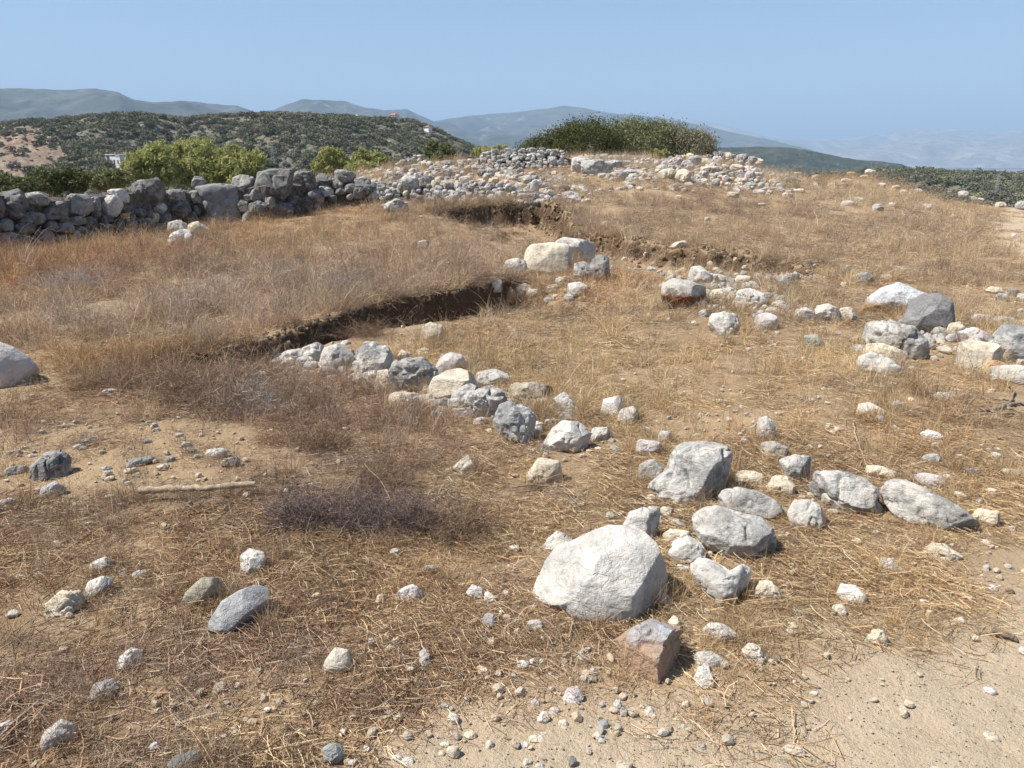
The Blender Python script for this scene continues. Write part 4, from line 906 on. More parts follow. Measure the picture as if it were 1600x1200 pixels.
# ------------------------------------------------------------------ strands: grass, litter, twigs
def ribbons(P, W):
    """P: (n, k, 3) centre lines, W: (n, k) widths -> verts, quads"""
    n, k, _ = P.shape
    T = np.gradient(P, axis=1); T /= np.linalg.norm(T, axis=2, keepdims=True) + 1e-9
    a = rng.normal(size=(n, 1, 3)); S = np.cross(T, np.repeat(a, k, 1)); S /= np.linalg.norm(S, axis=2, keepdims=True) + 1e-9
    V = np.stack([P - S * W[..., None] * .5, P + S * W[..., None] * .5], 2).reshape(-1, 3)
    b = (np.arange(n)[:, None] * k + np.arange(k - 1)[None]) * 2
    Q = np.stack([b, b + 1, b + 3, b + 2], -1).reshape(-1, 4)
    return V, Q, k * 2
def strand_mesh(name, P, W, mat=M_GRASS, rn=None):
    V, Q, per = ribbons(P, W)
    me = mesh_np(name, V, Q, mat)
    rn = rng.random(len(P)) if rn is None else rn
    fattr(me, "rnd", np.repeat(rn, per))
    return me
def tuft(n, hgt, spread, lean, wid, droop=.5, k=5):
    t = np.linspace(0, 1, k)[None, :, None]
    a = rng.uniform(0, 2 * math.pi, n); d = np.stack([np.cos(a), np.sin(a), np.zeros(n)], -1)
    o = rng.normal(size=(n, 3)) * spread; o[:, 2] = -.01
    L = hgt * rng.uniform(.35, 1.0, n)[:, None, None]; ln = (lean * rng.uniform(.1, 1.3, n))[:, None, None]
    up = np.array([0, 0, 1.0])[None, None]
    P = o[:, None] + L * (t * up * (1 - droop * t * ln) + d[:, None] * ln * t ** 1.5)
    kink = rng.normal(size=(n, k, 3)) * .015 * (t * 1.0); P = P + np.cumsum(kink, 1) * hgt * 1.2
    W = wid * rng.uniform(.6, 1.4, n)[:, None] * (1 - .75 * t[0, :, 0])[None]
    return P, W
def litter(n, rad, L, wid, lift=.02, k=4):
    a = rng.uniform(0, 2 * math.pi, n); rr = rad * np.sqrt(rng.random(n))
    b = rng.uniform(0, 2 * math.pi, n); el = rng.normal(size=n) * .16
    o = np.stack([np.cos(a) * rr, np.sin(a) * rr, rng.random(n) ** 2 * lift + .003], -1)
    d = np.stack([np.cos(b), np.sin(b), np.abs(el) * .8], -1)
    t = np.linspace(-.5, .5, k)[None, :, None]
    LL = (L * rng.uniform(.25, 1.3, n))[:, None, None]
    cur = rng.normal(size=(n, 1, 3)) * .25; cur[..., 2] *= .3
    P = o[:, None] + LL * (d[:, None] * (t + .0) + cur * (t ** 2))
    P[..., 2] = np.maximum(P[..., 2], .001)
    W = np.repeat(wid * rng.uniform(.5, 1.5, n)[:, None], k, 1)
    return P, W
def wiry(n, hgt, rad, wid, br=5):
    """twiggy cushion: crooked stems that fork into short side twigs"""
    k = 6; t = np.linspace(0, 1, k)[None, :, None]
    a = rng.uniform(0, 2 * math.pi, n); e = np.arccos(rng.uniform(.1, 1, n))
    d = np.stack([np.cos(a) * np.sin(e) * rad / hgt, np.sin(a) * np.sin(e) * rad / hgt, np.cos(e)], -1)
    o = rng.normal(size=(n, 3)) * rad * .25; o[:, 2] = 0
    P = o[:, None] + d[:, None] * t * (hgt * rng.uniform(.5, 1.1, n))[:, None, None]
    P = P + np.cumsum(rng.normal(size=(n, k, 3)) * hgt * .035, 1)
    W = wid * (1 - .6 * t[0, :, 0])[None] * np.ones((n, 1))
    m = n * br; src = rng.integers(0, n, m); kk = rng.integers(1, k, m)
    o2 = P[src, kk]; d2 = rng.normal(size=(m, 3)); d2[:, 2] = np.abs(d2[:, 2]) * .7; d2 /= np.linalg.norm(d2, axis=1, keepdims=True)
    P2 = o2[:, None] + d2[:, None] * t * (hgt * rng.uniform(.1, .35, m))[:, None, None] + np.cumsum(rng.normal(size=(m, k, 3)) * hgt * .012, 1)
    W2 = .7 * wid * (1 - .6 * t[0, :, 0])[None] * np.ones((m, 1))
    P = np.concatenate([P, P2]); W = np.concatenate([W, W2]); P[..., 2] = np.maximum(P[..., 2], -.01)
    return P, W

def make_collection(name, meshes):
    c = bpy.data.collections.new(name)
    for i, me in enumerate(meshes):
        c.objects.link(bpy.data.objects.new(f"{name}_{chr(97 + i)}", me))
    return c
def scatter_object(name, pts, rot, scl, idx, tint, coll, label, cat):
    me = bpy.data.meshes.new(name)
    me.vertices.add(len(pts)); me.vertices.foreach_set("co", np.asarray(pts, np.float32).ravel())
    a = me.attributes.new("rot", 'FLOAT_VECTOR', 'POINT'); a.data.foreach_set("vector", np.asarray(rot, np.float32).ravel())
    a = me.attributes.new("scl", 'FLOAT_VECTOR', 'POINT'); a.data.foreach_set("vector", np.asarray(scl, np.float32).ravel())
    a = me.attributes.new("idx", 'INT', 'POINT'); a.data.foreach_set("value", np.asarray(idx, np.int32))
    a = me.attributes.new("tint", 'FLOAT_COLOR', 'POINT')
    a.data.foreach_set("color", np.concatenate([tint, np.ones((len(tint), 1))], 1).astype(np.float32).ravel())
    o = link(name, me); tag(o, label, cat, kind="stuff")
    g = bpy.data.node_groups.new(name + "_scatter", 'GeometryNodeTree')
    g.interface.new_socket("Geometry", in_out='INPUT', socket_type='NodeSocketGeometry')
    g.interface.new_socket("Geometry", in_out='OUTPUT', socket_type='NodeSocketGeometry')
    N = g.nodes.new; i = N('NodeGroupInput'); u = N('NodeGroupOutput')
    ci = N('GeometryNodeCollectionInfo'); ci.inputs["Collection"].default_value = coll
    ci.inputs["Separate Children"].default_value = True; ci.inputs["Reset Children"].default_value = True
    ip = N('GeometryNodeInstanceOnPoints'); ip.inputs["Pick Instance"].default_value = True
    def na(nm, ty):
        n = N('GeometryNodeInputNamedAttribute'); n.data_type = ty; n.inputs[0].default_value = nm; return n.outputs["Attribute"]
    L = g.links.new
    L(i.outputs[0], ip.inputs["Points"]); L(ci.outputs[0], ip.inputs["Instance"])
    L(na("idx", 'INT'), ip.inputs["Instance Index"]); L(na("rot", 'FLOAT_VECTOR'), ip.inputs["Rotation"]); L(na("scl", 'FLOAT_VECTOR'), ip.inputs["Scale"])
    L(ip.outputs[0], u.inputs[0])
    md = o.modifiers.new("scatter", 'NODES'); md.node_group = g
    return o
for _px in range(215, 405, 6):
    _q = flat(np.array([_px]), np.array([781 - (_px - 215) * .05]))[0]; ROCKS_XY.append((_q[0], _q[1], .055))
RK = np.array(ROCKS_XY)
def clear_of_rocks(x, y, k=1.0):
    ok = np.ones(len(x), bool)
    for (a, b, r) in RK: ok &= (x - a) ** 2 + (y - b) ** 2 > (r * k) ** 2
    return ok
def sample(n, dmin=1.35, dmax=37, p=1.35):
    # density falls with distance as d^-p per unit area
    q = 2 - p; u = rng.random(n); d = (dmin ** q + (dmax ** q - dmin ** q) * u) ** (1 / q)
    a = rng.uniform(R(-41), R(41), n)
    return np.sin(a) * d, np.cos(a) * d, d
def field(x, y, base, blobs):
    """weighted mix of colour / amount over world space blobs"""
    W = np.full(len(x), .35); C = np.array(base)[None] * W[:, None]
    for (px, py, rx, ry, *val) in blobs:
        w = blob(x, y, px, py, rx, ry) * 1.6
        C = C + w[:, None] * np.array(val)[None]; W = W + w
    return C / W[:, None]
# colour + amounts: r, g, b, litter, straw, wiry
ZN = [
 (120,420,3.5,2.2, .36,.20,.09, .9,1.0,.3),(420,350,4,3, .38,.23,.11, .9,1.0,.3),(60,440,2,2, .34,.19,.09, .9,.9,.5),
 (450,440,2.4,2.2, .45,.37,.29, .8,.9,.9),(250,480,1.6,1.2, .40,.32,.25, .8,.8,.8),(100,500,1.4,.9, .41,.33,.25, .8,.9,.5),
 (700,400,2.2,2.0, .42,.33,.24, .8,.8,.7),(130,570,.9,.5, .42,.27,.10, .9,1.0,.1),(330,610,.9,.5, .27,.18,.13, .9,.6,1.2),
 (470,640,1.1,.6, .27,.18,.13, .9,.6,1.1),(560,790,.9,.4, .17,.12,.11, 1.0,.2,1.3),(600,690,.8,.5, .32,.21,.13, .9,.5,.7),
 (350,850,.55,.35, .46,.33,.16, .9,1.1,.1),(520,880,.6,.35, .46,.33,.16, .9,1.0,.2),(60,640,.7,.4, .36,.24,.12, .9,.7,.3),
 (150,1050,1.0,.5, .34,.23,.14, 1.2,.45,.35),(450,1030,1.0,.4, .36,.25,.15, 1.2,.45,.2),(780,830,.7,.5, .38,.27,.15, 1.0,.5,.3),
 (750,980,.5,.3, .36,.26,.15, 1.0,.5,.2),(950,770,.6,.5, .44,.33,.18, .9,.8,.1),(1080,570,1.6,.8, .48,.37,.20, .9,.7,.05),
 (850,520,1.2,1.0, .46,.35,.19, .8,.7,.2),(1200,600,1.2,.7, .44,.33,.18, .9,.6,.05),(1300,860,1.2,.6, .44,.31,.16, 1.1,.2,.05),
 (1450,720,1.5,1.0, .42,.30,.16, .9,.2,.02),(1200,1000,.6,.3, .46,.33,.17, 1.2,.4,.0),(1100,800,.5,.4, .44,.32,.17, .9,.5,.1),
 (1100,360,5,4, .41,.33,.24, .9,.6,.6),(1400,400,4,5, .43,.34,.22, .8,.7,.3),(1000,320,6,4, .48,.40,.28, .8,.9,.3),
 (1400,340,4,4, .47,.39,.27, .8,.9,.3),(1550,420,3,3, .42,.29,.15, .7,.4,.0),(750,340,4,3, .45,.37,.26, .8,.9,.4),
 (940,440,.8,1.2, .36,.20,.10, .8,.7,.6),(620,520,1.2,.5, .34,.20,.12, .8,.4,.8),(1050,470,1.5,.8, .42,.32,.18, .8,.6,.3)]
def fields(x, y):
    f = field(x, y, (.40,.29,.16,.9,.5,.15), ZN)
    j = rng.uniform(.62, 1.34, (len(x), 1))
    hue = rng.uniform(-.05, .05, len(x))
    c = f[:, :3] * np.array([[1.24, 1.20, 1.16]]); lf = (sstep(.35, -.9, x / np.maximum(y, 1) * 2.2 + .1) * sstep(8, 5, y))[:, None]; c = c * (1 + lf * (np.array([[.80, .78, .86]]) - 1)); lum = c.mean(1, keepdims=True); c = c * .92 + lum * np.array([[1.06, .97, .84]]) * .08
    k1 = sstep(-.15, .3, fbm2(x / .55, y / .55, 3, 131))[:, None]; k2 = sstep(.0, .35, fbm2(x / .9, y / .9, 3, 137))[:, None]
    pale = np.array([[.60, .47, .25]]); rust = np.array([[.31, .17, .08]]); gry = np.array([[.36, .31, .26]])
    c = c * (1 - .14 * k1) + pale * .14 * k1; c = c * (1 - .28 * k2) + rust * .28 * k2
    k3 = sstep(-.05, .3, fbm2(x / 1.7, y / 1.7, 4, 151))[:, None] * sstep(5, 9, np.hypot(x, y))[:, None]; c = c * (1 - .5 * k3) + np.array([[.30, .22, .15]]) * .5 * k3
    w3 = (rng.random((len(x), 1)) < .18) * .5; c = c * (1 - w3) + gry * w3
    w4 = (rng.random((len(x), 1)) < .14) * .5; c = c * (1 - w4) + pale * w4
    c = c * j; c[:, 0] *= 1 + hue; c[:, 2] *= 1 - hue * 1.5
    patch = fbm2(x / .45, y / .45, 3, 91)
    nog = (1 - np.clip(path_mask(x, y), 0, 1)) * (1 - .88 * np.clip(bare_mask(x, y), 0, 1)) * (1 - .9 * stony(x, y))
    litp = .30 + .85 * sstep(-.25, .2, fbm2(x / .42, y / .42, 3, 97))
    hole = .22 + .78 * sstep(-.22, .12, fbm2(x / .75, y / .75, 4, 171)); dd = np.hypot(x, y)
    nearf = 1 - .5 * sstep(5.5, 3.5, dd); nog = nog * np.maximum(hole, .55 * (dd > 14) + .0)
    f[:, 4] *= nearf; f[:, 5] *= nearf
    sa, da, _a = bank(x, y, BANK_A, .1, 0, 1); sb, db, _b = bank(x, y, BANK_B, .1, 0, 1)
    ta = (sa > -.06) & (sa < 1.35) & (da > .33); tb = (sb > -.1) & (sb < 1.7) & (db > .22)
    nog = nog * np.where(ta, .10, 1) * np.where(tb, .30, 1)
    return c, f[:, 3] * litp, f[:, 4] * (.3 + 1.4 * sstep(-.2, .35, patch)), f[:, 5] * (.5 + 1.2 * sstep(-.1, .4, -patch)), nog
def scatter_kind(name, n, amount_i, coll, nvar, base_s, jit, label, cat, p=1.35, tilt=.12, zoff=0.0, ok_k=1.0, thresh=0.0, tmul=(1,1,1), ring=0, lip=0, dmax=37):
    x, y, d = sample(n, p=p, dmax=dmax)
    c, li, st, wi, nog = fields(x, y)
    am = (li, st, wi)[amount_i]
    keep = rng.random(n) < np.clip(am, 0, 1.3) / 1.1 * nog
    keep &= clear_of_rocks(x, y, ok_k)
    e = .05
    sl = np.hypot(height(x + e, y, False) - height(x - e, y, False), height(x, y + e, False) - height(x, y - e, False)) / (2 * e)
    keep &= sl < 1.1
    if ring:
        q = RK[RK[:, 2] > .03]; nr = ring; a = rng.uniform(0, 6.28, (len(q), nr)); rr = q[:, 2:3] * rng.uniform(1.15, 1.7, (len(q), nr))
        rx = (q[:, :1] + np.cos(a) * rr).ravel(); ry = (q[:, 1:2] + np.sin(a) * rr).ravel()
        x = np.concatenate([x, rx]); y = np.concatenate([y, ry]); d = np.hypot(x, y)
        c2, _, _, _, nog2 = fields(rx, ry); c = np.concatenate([c, c2])
        keep = np.concatenate([keep, (rng.random(len(rx)) < nog2 * .8) & clear_of_rocks(rx, ry, .95)])
    if lip:
        for (B, n_) in ((BANK_A, 260), (BANK_B, 420)):
            pts, D, _w = B; k = rng.integers(1, len(pts) - 1, n_); t = rng.random((n_, 1)); q = pts[k - 1] * (1 - t) + pts[k] * t
            e_ = pts[k] - pts[k - 1]; nn = np.stack([e_[:, 1], -e_[:, 0]], -1) / np.linalg.norm(e_, axis=1, keepdims=True)
            q = q + nn * rng.normal(-.12, .10, (n_, 1)); ok = fbm2(q[:, 0] / .6, q[:, 1] / .6, 3, 201) > -.12; q = q[ok]
            x = np.concatenate([x, q[:, 0]]); y = np.concatenate([y, q[:, 1]]); d = np.hypot(x, y)
            c = np.concatenate([c, fields(q[:, 0], q[:, 1])[0]]); keep = np.concatenate([keep, np.ones(len(q), bool)])
    x, y, d, c = x[keep], y[keep], d[keep], c[keep]
    z = height(x, y) + zoff
    m = len(x)
    tall = 1 + .42 * np.clip(sum(blob(x, y, *b) for b in ((450,440,2,1.6),(250,490,1.8,1.3),(600,430,1.6,1.2),(330,610,.8,.45),(380,640,.5,.35),(150,420,2.5,1.5),(350,380,2.5,2))), 0, 1) * (amount_i > 0)
    s = tall * base_s * rng.uniform(1 - jit, 1 + jit, m) * np.maximum(1, d / 5) ** .42 * (1 if amount_i == 0 else (.72 + .28 * sstep(3, 6, d)))
    scl = np.stack([s, s, s * rng.uniform(.7, 1.3, m)], -1)
    gx = (height(x + .1, y, False) - height(x - .1, y, False)) / .2; gy = (height(x, y + .1, False) - height(x, y - .1, False)) / .2
    rot = np.stack([np.clip(gy, -.5, .5) * (1 if amount_i == 0 else .3) + rng.normal(size=m) * tilt * .3, -np.clip(gx, -.5, .5) * (1 if amount_i == 0 else .3) + rng.normal(size=m) * tilt * .3, rng.uniform(0, 6.28, m)], -1)
    if amount_i == 0:
        # spin inside the patch instead of about Z so that it keeps lying on the slope
        rot[:, 2] = 0
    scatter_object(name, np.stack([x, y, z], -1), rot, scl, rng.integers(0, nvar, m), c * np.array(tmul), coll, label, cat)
    return m
c_lit = make_collection("litter_tuft", [strand_mesh("straw_litter", *litter(int(rng.integers(90, 190)), .17, rng.uniform(.05, .09), rng.uniform(.0013, .0022), .022)) for _ in range(8)])
c_str = make_collection("straw_tuft", [strand_mesh("straw_tuft", *tuft(int(26 + 8 * i), .17 + .02 * i, .035, .55 + .06 * i, .0021)) for i in range(6)])
c_wir = make_collection("wiry_tuft", [strand_mesh("wiry_tuft", *wiry(26, .15 + .015 * i, .13, .0018, 6)) for i in range(5)])
def stalks(n, L):
    P, W = tuft(n, L, .05, .9, .0030, .35, 6)
    return P, W
c_stk = make_collection("long_stalk", [strand_mesh("long_stalk", *stalks(5, .38 + .04 * i)) for i in range(6)])
n1 = scatter_kind("straw_litter", 26000, 0, c_lit, 8, 1.0, .3, "mat of broken dry straw and dead leaves covering the earth", "straw litter", p=1.45, tilt=.1, ring=5, tmul=(.86,.85,.86))
n2 = scatter_kind("dry_grass", 30000, 1, c_str, 6, .74, .5, "dry straw-coloured and rusty grass tufts over the field", "dry grass", p=1.35, ring=15, lip=1)
n3 = scatter_kind("dry_scrub", 20000, 2, c_wir, 5, .88, .45, "low wiry dead scrub, greyish brown, between the grass", "dry scrub", p=1.35, lip=1, tmul=(.85,.82,.86))
n4 = scatter_kind("long_dry_stalks", 5200, 1, c_stk, 6, .62, .4, "long pale bent grass stalks sticking out of the scrub", "dry grass", p=1.4, tmul=(1.35,1.35,1.35), ok_k=1.1)
print("scatter", n1, n2, n3, n4)

# gravel and pebbles
def pebble_meshes(mats, n, sub, flatk):
    out = []
    for i in range(n):
        k = 8; a = np.arange(k) / k * 2 * math.pi
        rr = rng.uniform(.75, 1.1, k)
        p, f = rock_shape(np.stack([np.cos(a) * rr, np.sin(a) * rr], -1) * .5, .5, sub, 5000 + i, rng.choice([2.2, 3.2]), 5, .06)
        p = p * np.array([1, rng.uniform(.6, .9), flatk * rng.uniform(.7, 1.2)])
        out.append(mesh_np("pebble", p, f, mats[i % len(mats)], False))
    return out
def peb_mat():
    t = NT("pebble_stone", .9, .2)
    tint = t.attr("tint", 'INSTANCER', "Color"); v = t.coord()
    n = t.noise(v, 6, 4, .65)
    t.base(t.mix(t.ramp(n, .35, .7, .5, 0), tint, t.mix(1.0, tint, (.6,.58,.55), 'MULTIPLY')))
    t.bump(n, .5, .1)
    return t.m
M_PEB = peb_mat()
c_peb = make_collection("pebble", pebble_meshes([M_PEB], 10, 3, .55))
def scatter_pebbles(name, n, smin, smax, pw, label, p, weightf, dmax, cat="pebbles"):
    x, y, d = sample(n, p=p, dmax=dmax)
    keep = (rng.random(n) < weightf(x, y)) & clear_of_rocks(x, y, .9)
    x, y, d = x[keep], y[keep], d[keep]; m = len(x)
    s = (smin + (smax - smin) * rng.random(m) ** pw) * np.maximum(1, d / 6) ** .5
    z = height(x, y) + s * .16 + .004
    pal = np.array([(.54,.46,.35),(.58,.53,.45),(.47,.40,.31),(.42,.33,.23),(.41,.36,.29),(.50,.41,.29),(.52,.42,.34)])
    tint = pal[rng.integers(0, len(pal), m)] * rng.uniform(1.0, 1.35, (m, 1))
    rot = np.stack([rng.normal(size=m) * .25, rng.normal(size=m) * .25, rng.uniform(0, 6.28, m)], -1)
    scatter_object(name, np.stack([x, y, z], -1), rot, np.stack([s] * 3, -1), rng.integers(0, 10, m), tint, c_peb, label, cat)
def wp(x, y): return np.clip(-.30 * path_mask(x, y) + .28 * bare_mask(x, y) + .8 * gravelly(x, y) + .5 * stony(x, y) + .10 + .14 * sstep(.3, 1.2, x), .05, 1)
scatter_pebbles("pebbles", 15000, .009, .050, 3.4, "small pebbles strewn over bare earth and straw", 1.5, wp, 20)
scatter_pebbles("gravel", 38000, .0022, .008, 3, "fine gravel and grit on the bare earth and track", 1.9, lambda x, y: np.clip(.9 * path_mask(x, y) + .8 * bare_mask(x, y) + gravelly(x, y) + .03, 0, 1), 9, "gravel")
def rubble_field():
    n = 10000; x = rng.uniform(-7, 12, n); y = rng.uniform(19, 37, n); px, py = project(np.stack([x, y, height(x, y)], -1))
    lo = np.interp(px, [560, 620, 700, 880, 960, 1050, 1200, 1300, 1450, 1600], [322, 320, 322, 322, 300, 300, 305, 300, 312, 325])
    w = sstep(lo + 6, lo - 12, py) * (px > 560) * np.interp(px, [560, 1200, 1300, 1600], [1, 1, .35, .3]) * sstep(-.3, .15, fbm2(x / 1.2, y / 1.2, 3, 191))
    k = rng.random(n) < w; x, y = x[k], y[k]; m = len(x); sz = .06 + .30 * rng.random(m) ** 3
    pal = np.array([(.50,.47,.42),(.44,.42,.39),(.56,.50,.42),(.36,.345,.32),(.53,.44,.36)])
    scatter_object("rubble_chips", np.stack([x, y, height(x, y) + sz * .1], -1), rng.uniform(-.5, .5, (m, 3)) * np.array([1, 1, 6]), np.stack([sz, sz, sz * .85], -1), rng.integers(0, 10, m), pal[rng.integers(0, 5, m)] * rng.uniform(.8, 1.15, (m, 1)), c_peb, "small pale rubble strewn over the crest between the walls", "rubble")
rubble_field()
def packing_stones():
    n = 16000; x = rng.uniform(-3, 6, n); y = rng.uniform(2.3, 13, n)
    w = np.clip(stony(x, y), 0, 1); B_ = [bank(x, y, b, .1, 0, 1) for b in (BANK_A, BANK_B)]
    for sd, dd, _ in B_: w = w * ~((sd > -.3) & (sd < 1.2) & (dd > .2) & (project(np.stack([x, y, 0 * x], -1))[1] < 535))
    k = (rng.random(n) < w * .42 * np.clip(y / 8, .25, 1.2)) & clear_of_rocks(x, y, .7); x, y = x[k], y[k]; m = len(x); sz = (.03 + .12 * rng.random(m) ** 1.8) * np.clip(y / 7, .5, 1.3)
    pal = np.array([(.52,.49,.44),(.46,.44,.41),(.56,.50,.41),(.38,.36,.33),(.52,.43,.33)])
    scatter_object("packing_stones", np.stack([x, y, height(x, y) + sz * .22], -1), rng.uniform(-.5, .5, (m, 3)) * np.array([1, 1, 6]), np.stack([sz, sz, sz * 1.25], -1), rng.integers(0, 10, m), pal[rng.integers(0, 5, m)] * rng.uniform(.8, 1.15, (m, 1)), c_peb, "small packing stones and chips between the bigger wall stones", "rubble")
    print("packing", m)
packing_stones()
# crumbs of soil along the cut banks
def soil_crumbs():
    P = []; S = []
    for (B, n, sp) in ((BANK_A, 900, .10), (BANK_B, 1500, .22)):
        pts, D, _w = B
        for _ in range(n):
            k = random.randrange(1, len(pts) - 1); t = random.random()
            q = pts[k - 1] * (1 - t) + pts[k] * t
            e = pts[k] - pts[k - 1]; nn = np.array([e[1], -e[0]]) / np.linalg.norm(e)
            q = q + nn * random.gauss(.05, sp); P.append(q); S.append(random.uniform(.02, .075) * (1 if B is BANK_A else 1.6))
    P = np.array(P); S = np.array(S); m = len(P)
    z = height(P[:,0], P[:,1]) + S * .1
    pal = np.array([(.17,.115,.065),(.25,.18,.11),(.30,.235,.15),(.13,.085,.05),(.40,.33,.24)])
    scatter_object("soil_crumbs", np.stack([P[:,0], P[:,1], z], -1), rng.uniform(0, 6.28, (m, 3)), np.stack([S] * 3, -1), rng.integers(0, 10, m),
                   pal[rng.choice(5, m, p=[.3,.28,.2,.17,.05])], c_peb, "crumbled soil clods along the excavation banks", "soil clods")
soil_crumbs()

# ------------------------------------------------------------------ dead shrubs, sticks, branches
def tube(pts, rads, n=7):
    P = np.array(pts, float); k = len(P)
    T = np.gradient(P, axis=0); T /= np.linalg.norm(T, axis=1, keepdims=True)
    ref = np.array([.13, .21, .97]); A = np.cross(T, ref); A /= np.linalg.norm(A, axis=1, keepdims=True); B = np.cross(T, A)
    a = np.arange(n) / n * 2 * math.pi
    V = (P[:, None] + (A[:, None] * np.cos(a)[None, :, None] + B[:, None] * np.sin(a)[None, :, None]) * np.array(rads)[:, None, None]).reshape(-1, 3)
    F_ = [[i * n + j, i * n + (j + 1) % n, (i + 1) * n + (j + 1) % n, (i + 1) * n + j] for i in range(k - 1) for j in range(n)]
    return V, np.array(F_)
def join(parts):
    Vs, Fs, o = [], [], 0
    for V, f in parts: Vs.append(V); Fs.append(f + o); o += len(V)
    return np.concatenate(Vs), np.concatenate(Fs)
def on_ground(px, py, lift=0.0):
    d = ground_hit(px, py); P = unproj(np.atleast_1d(np.array(px, float)), np.atleast_1d(np.array(py, float)), d)
    P[:, 2] += lift
    return P
def stick(name, label, px, r0, r1, lift=.012, mat=M_WOOD, seed=0, cat="stick", side=()):
    P = on_ground(np.array([q[0] for q in px], float), np.array([q[1] for q in px], float), lift)
    t = np.linspace(0, len(P) - 1, 5 * len(P)); Q = np.stack([np.interp(t, range(len(P)), P[:, i]) for i in range(3)], -1)
    r = np.random.default_rng(seed); Q = Q + r.normal(size=Q.shape) * r0 * .22
    rr = np.linspace(r0, r1, len(Q)) * r.uniform(.85, 1.15, len(Q))
    parts = [tube(Q, rr)]
    for s in side:
        S = on_ground(np.array([q[0] for q in s], float), np.array([q[1] for q in s], float), lift)
        t = np.linspace(0, len(S) - 1, 4 * len(S)); Sq = np.stack([np.interp(t, range(len(S)), S[:, i]) for i in range(3)], -1) + r.normal(size=(4 * len(S), 3)) * r0 * .2
        parts.append(tube(Sq, np.linspace(r0 * .6, r1 * .6, len(Sq)), 5))
    V, f = join(parts); o0 = Q[0].copy()
    return tag(link(name, mesh_np(name, V - o0, f, mat), None, o0), label, cat)
stick("fallen_pole", "long pale wooden pole lying on the ground at the left", [(217,783),(260,779),(320,777),(400,771)], .019, .014, .050, seed=1, cat="pole")
stick("dead_branch", "grey twisted dead branch at the right edge of the picture", [(1535,648),(1560,642),(1590,634),(1640,640)], .016, .010, .02, M_TWIG, 2, "branch",
      [[(1562,642),(1580,630),(1584,615),(1570,602),(1562,597)],[(1575,640),(1600,650),(1630,655)],[(1545,646),(1570,652),(1585,650)],[(1548,625),(1565,630),(1584,628)]])
stick("forked_twig", "thin forked dry twig curving down the slope right of the middle", [(1333,660),(1336,685),(1345,705),(1356,738)], .006, .003, .012, M_WOOD, 3, "twig",
      [[(1336,685),(1322,700),(1305,708)],[(1345,662),(1349,645),(1330,640),(1315,648)],[(1350,690),(1330,705)],[(1320,658),(1322,684)],[(1347,722),(1337,745)]])
stick("twig", "short pale split stick on straw near the bottom left corner", [(133,1135),(160,1127),(190,1120)], .0045, .003, .012, M_WOOD, 4, "twig")
stick("twig", "pair of reddish woody stems lying at the lower left edge", [(0,1162),(25,1135),(62,1105)], .004, .003, .02, M_WOOD, 5, "twig", [[(4,1168),(30,1140),(66,1112)]])
stick("twig", "pale twig lying across straw between the two flat flakes", [(268,1113),(290,1105),(312,1098)], .003, .002, .015, M_WOOD, 6, "twig")
stick("twig", "thin light stem lying left of the triangular stone", [(420,1080),(450,1074),(480,1076)], .0035, .002, .015, M_WOOD, 7, "twig")
stick("twig", "dead stems behind the biggest white boulder's left shoulder", [(800,770),(835,766),(880,772),(905,800)], .005, .0025, .03, M_TWIG, 8, "twig", [[(850,775),(885,790),(908,804)],[(795,776),(830,772)]])
stick("twig", "small brown stick on the straw right of the flat-topped rocks' slope", [(1485,783),(1492,788),(1520,779)], .003, .002, .01, M_TWIG, 9, "twig")
stick("twig", "bent dry cane arching over the hollow at the left", [(222,550),(240,556),(262,580),(280,600)], .004, .003, .09, M_WOOD, 10, "twig")
M_DSH = leaf_mat("dead_shrub_twigs", (.075,.05,.05), (.14,.10,.09), (.29,.22,.18), .1)
M_DSG = leaf_mat("grey_shrub_twigs", (.22,.19,.17), (.33,.29,.26), (.44,.40,.36), .1)
M_DSB = leaf_mat("brown_shrub_twigs", (.13,.08,.05), (.22,.14,.09), (.32,.23,.15), .1)
def dead_shrub(px, py, rad_m, h_m, n, mat, label, seed, wid=.0024):
    P0 = on_ground([px], [py])[0]
    P, W = wiry(n, h_m, rad_m, wid, 9)
    o = link("dead_shrub", strand_mesh("dead_shrub", P, W, mat), None, P0)
    return tag(o, label, "shrub", "dead woody shrubs in the field")
dead_shrub(475,820,.20,.19,300,M_DSH,"dark purple dead shrub, left of a line of three",1)
dead_shrub(560,820,.22,.19,280,M_DSH,"dark brown dead shrub, middle of a line of three",2)
dead_shrub(640,825,.22,.19,280,M_DSH,"brown-grey dead shrub, third from left above the buried stones",3)
dead_shrub(715,830,.22,.18,260,M_DSB,"thin brown dead shrub at the right of the dark shrubs",4)
dead_shrub(445,498,.22,.24,170,M_DSH,"small dark dead shrub on the lip left of the trench",5)
dead_shrub(540,455,.45,.35,280,M_DSG,"pale grey dead shrub on the raised ground above the trench",6,.003)
dead_shrub(440,440,.5,.36,280,M_DSG,"grey dead shrub farther left on the raised ground",7,.003)
dead_shrub(600,760,.25,.18,240,M_DSB,"reddish brown dead shrub behind the dark ones",8)
dead_shrub(300,615,.3,.25,300,M_DSB,"brown dead shrub in the hollow at the left",9)
dead_shrub(390,640,.3,.24,300,M_DSG,"greyish dead shrub in front of the hollow",10)
dead_shrub(500,700,.28,.2,280,M_DSB,"brown dead shrub below the low wall's left half",11)
dead_shrub(930,440,.3,.28,200,M_DSB,"rusty brown shrub at the dark stone's foot",12)
dead_shrub(1460,528,.13,.08,150,M_DSB,"rusty tuft under the dark round boulder",13)
dead_shrub(575,525,.35,.2,240,M_DSB,"low brown shrub on the trench floor",14)
dead_shrub(120,455,.55,.4,300,M_DSG,"grey dead shrub near the dry wall at the left",15,.004)

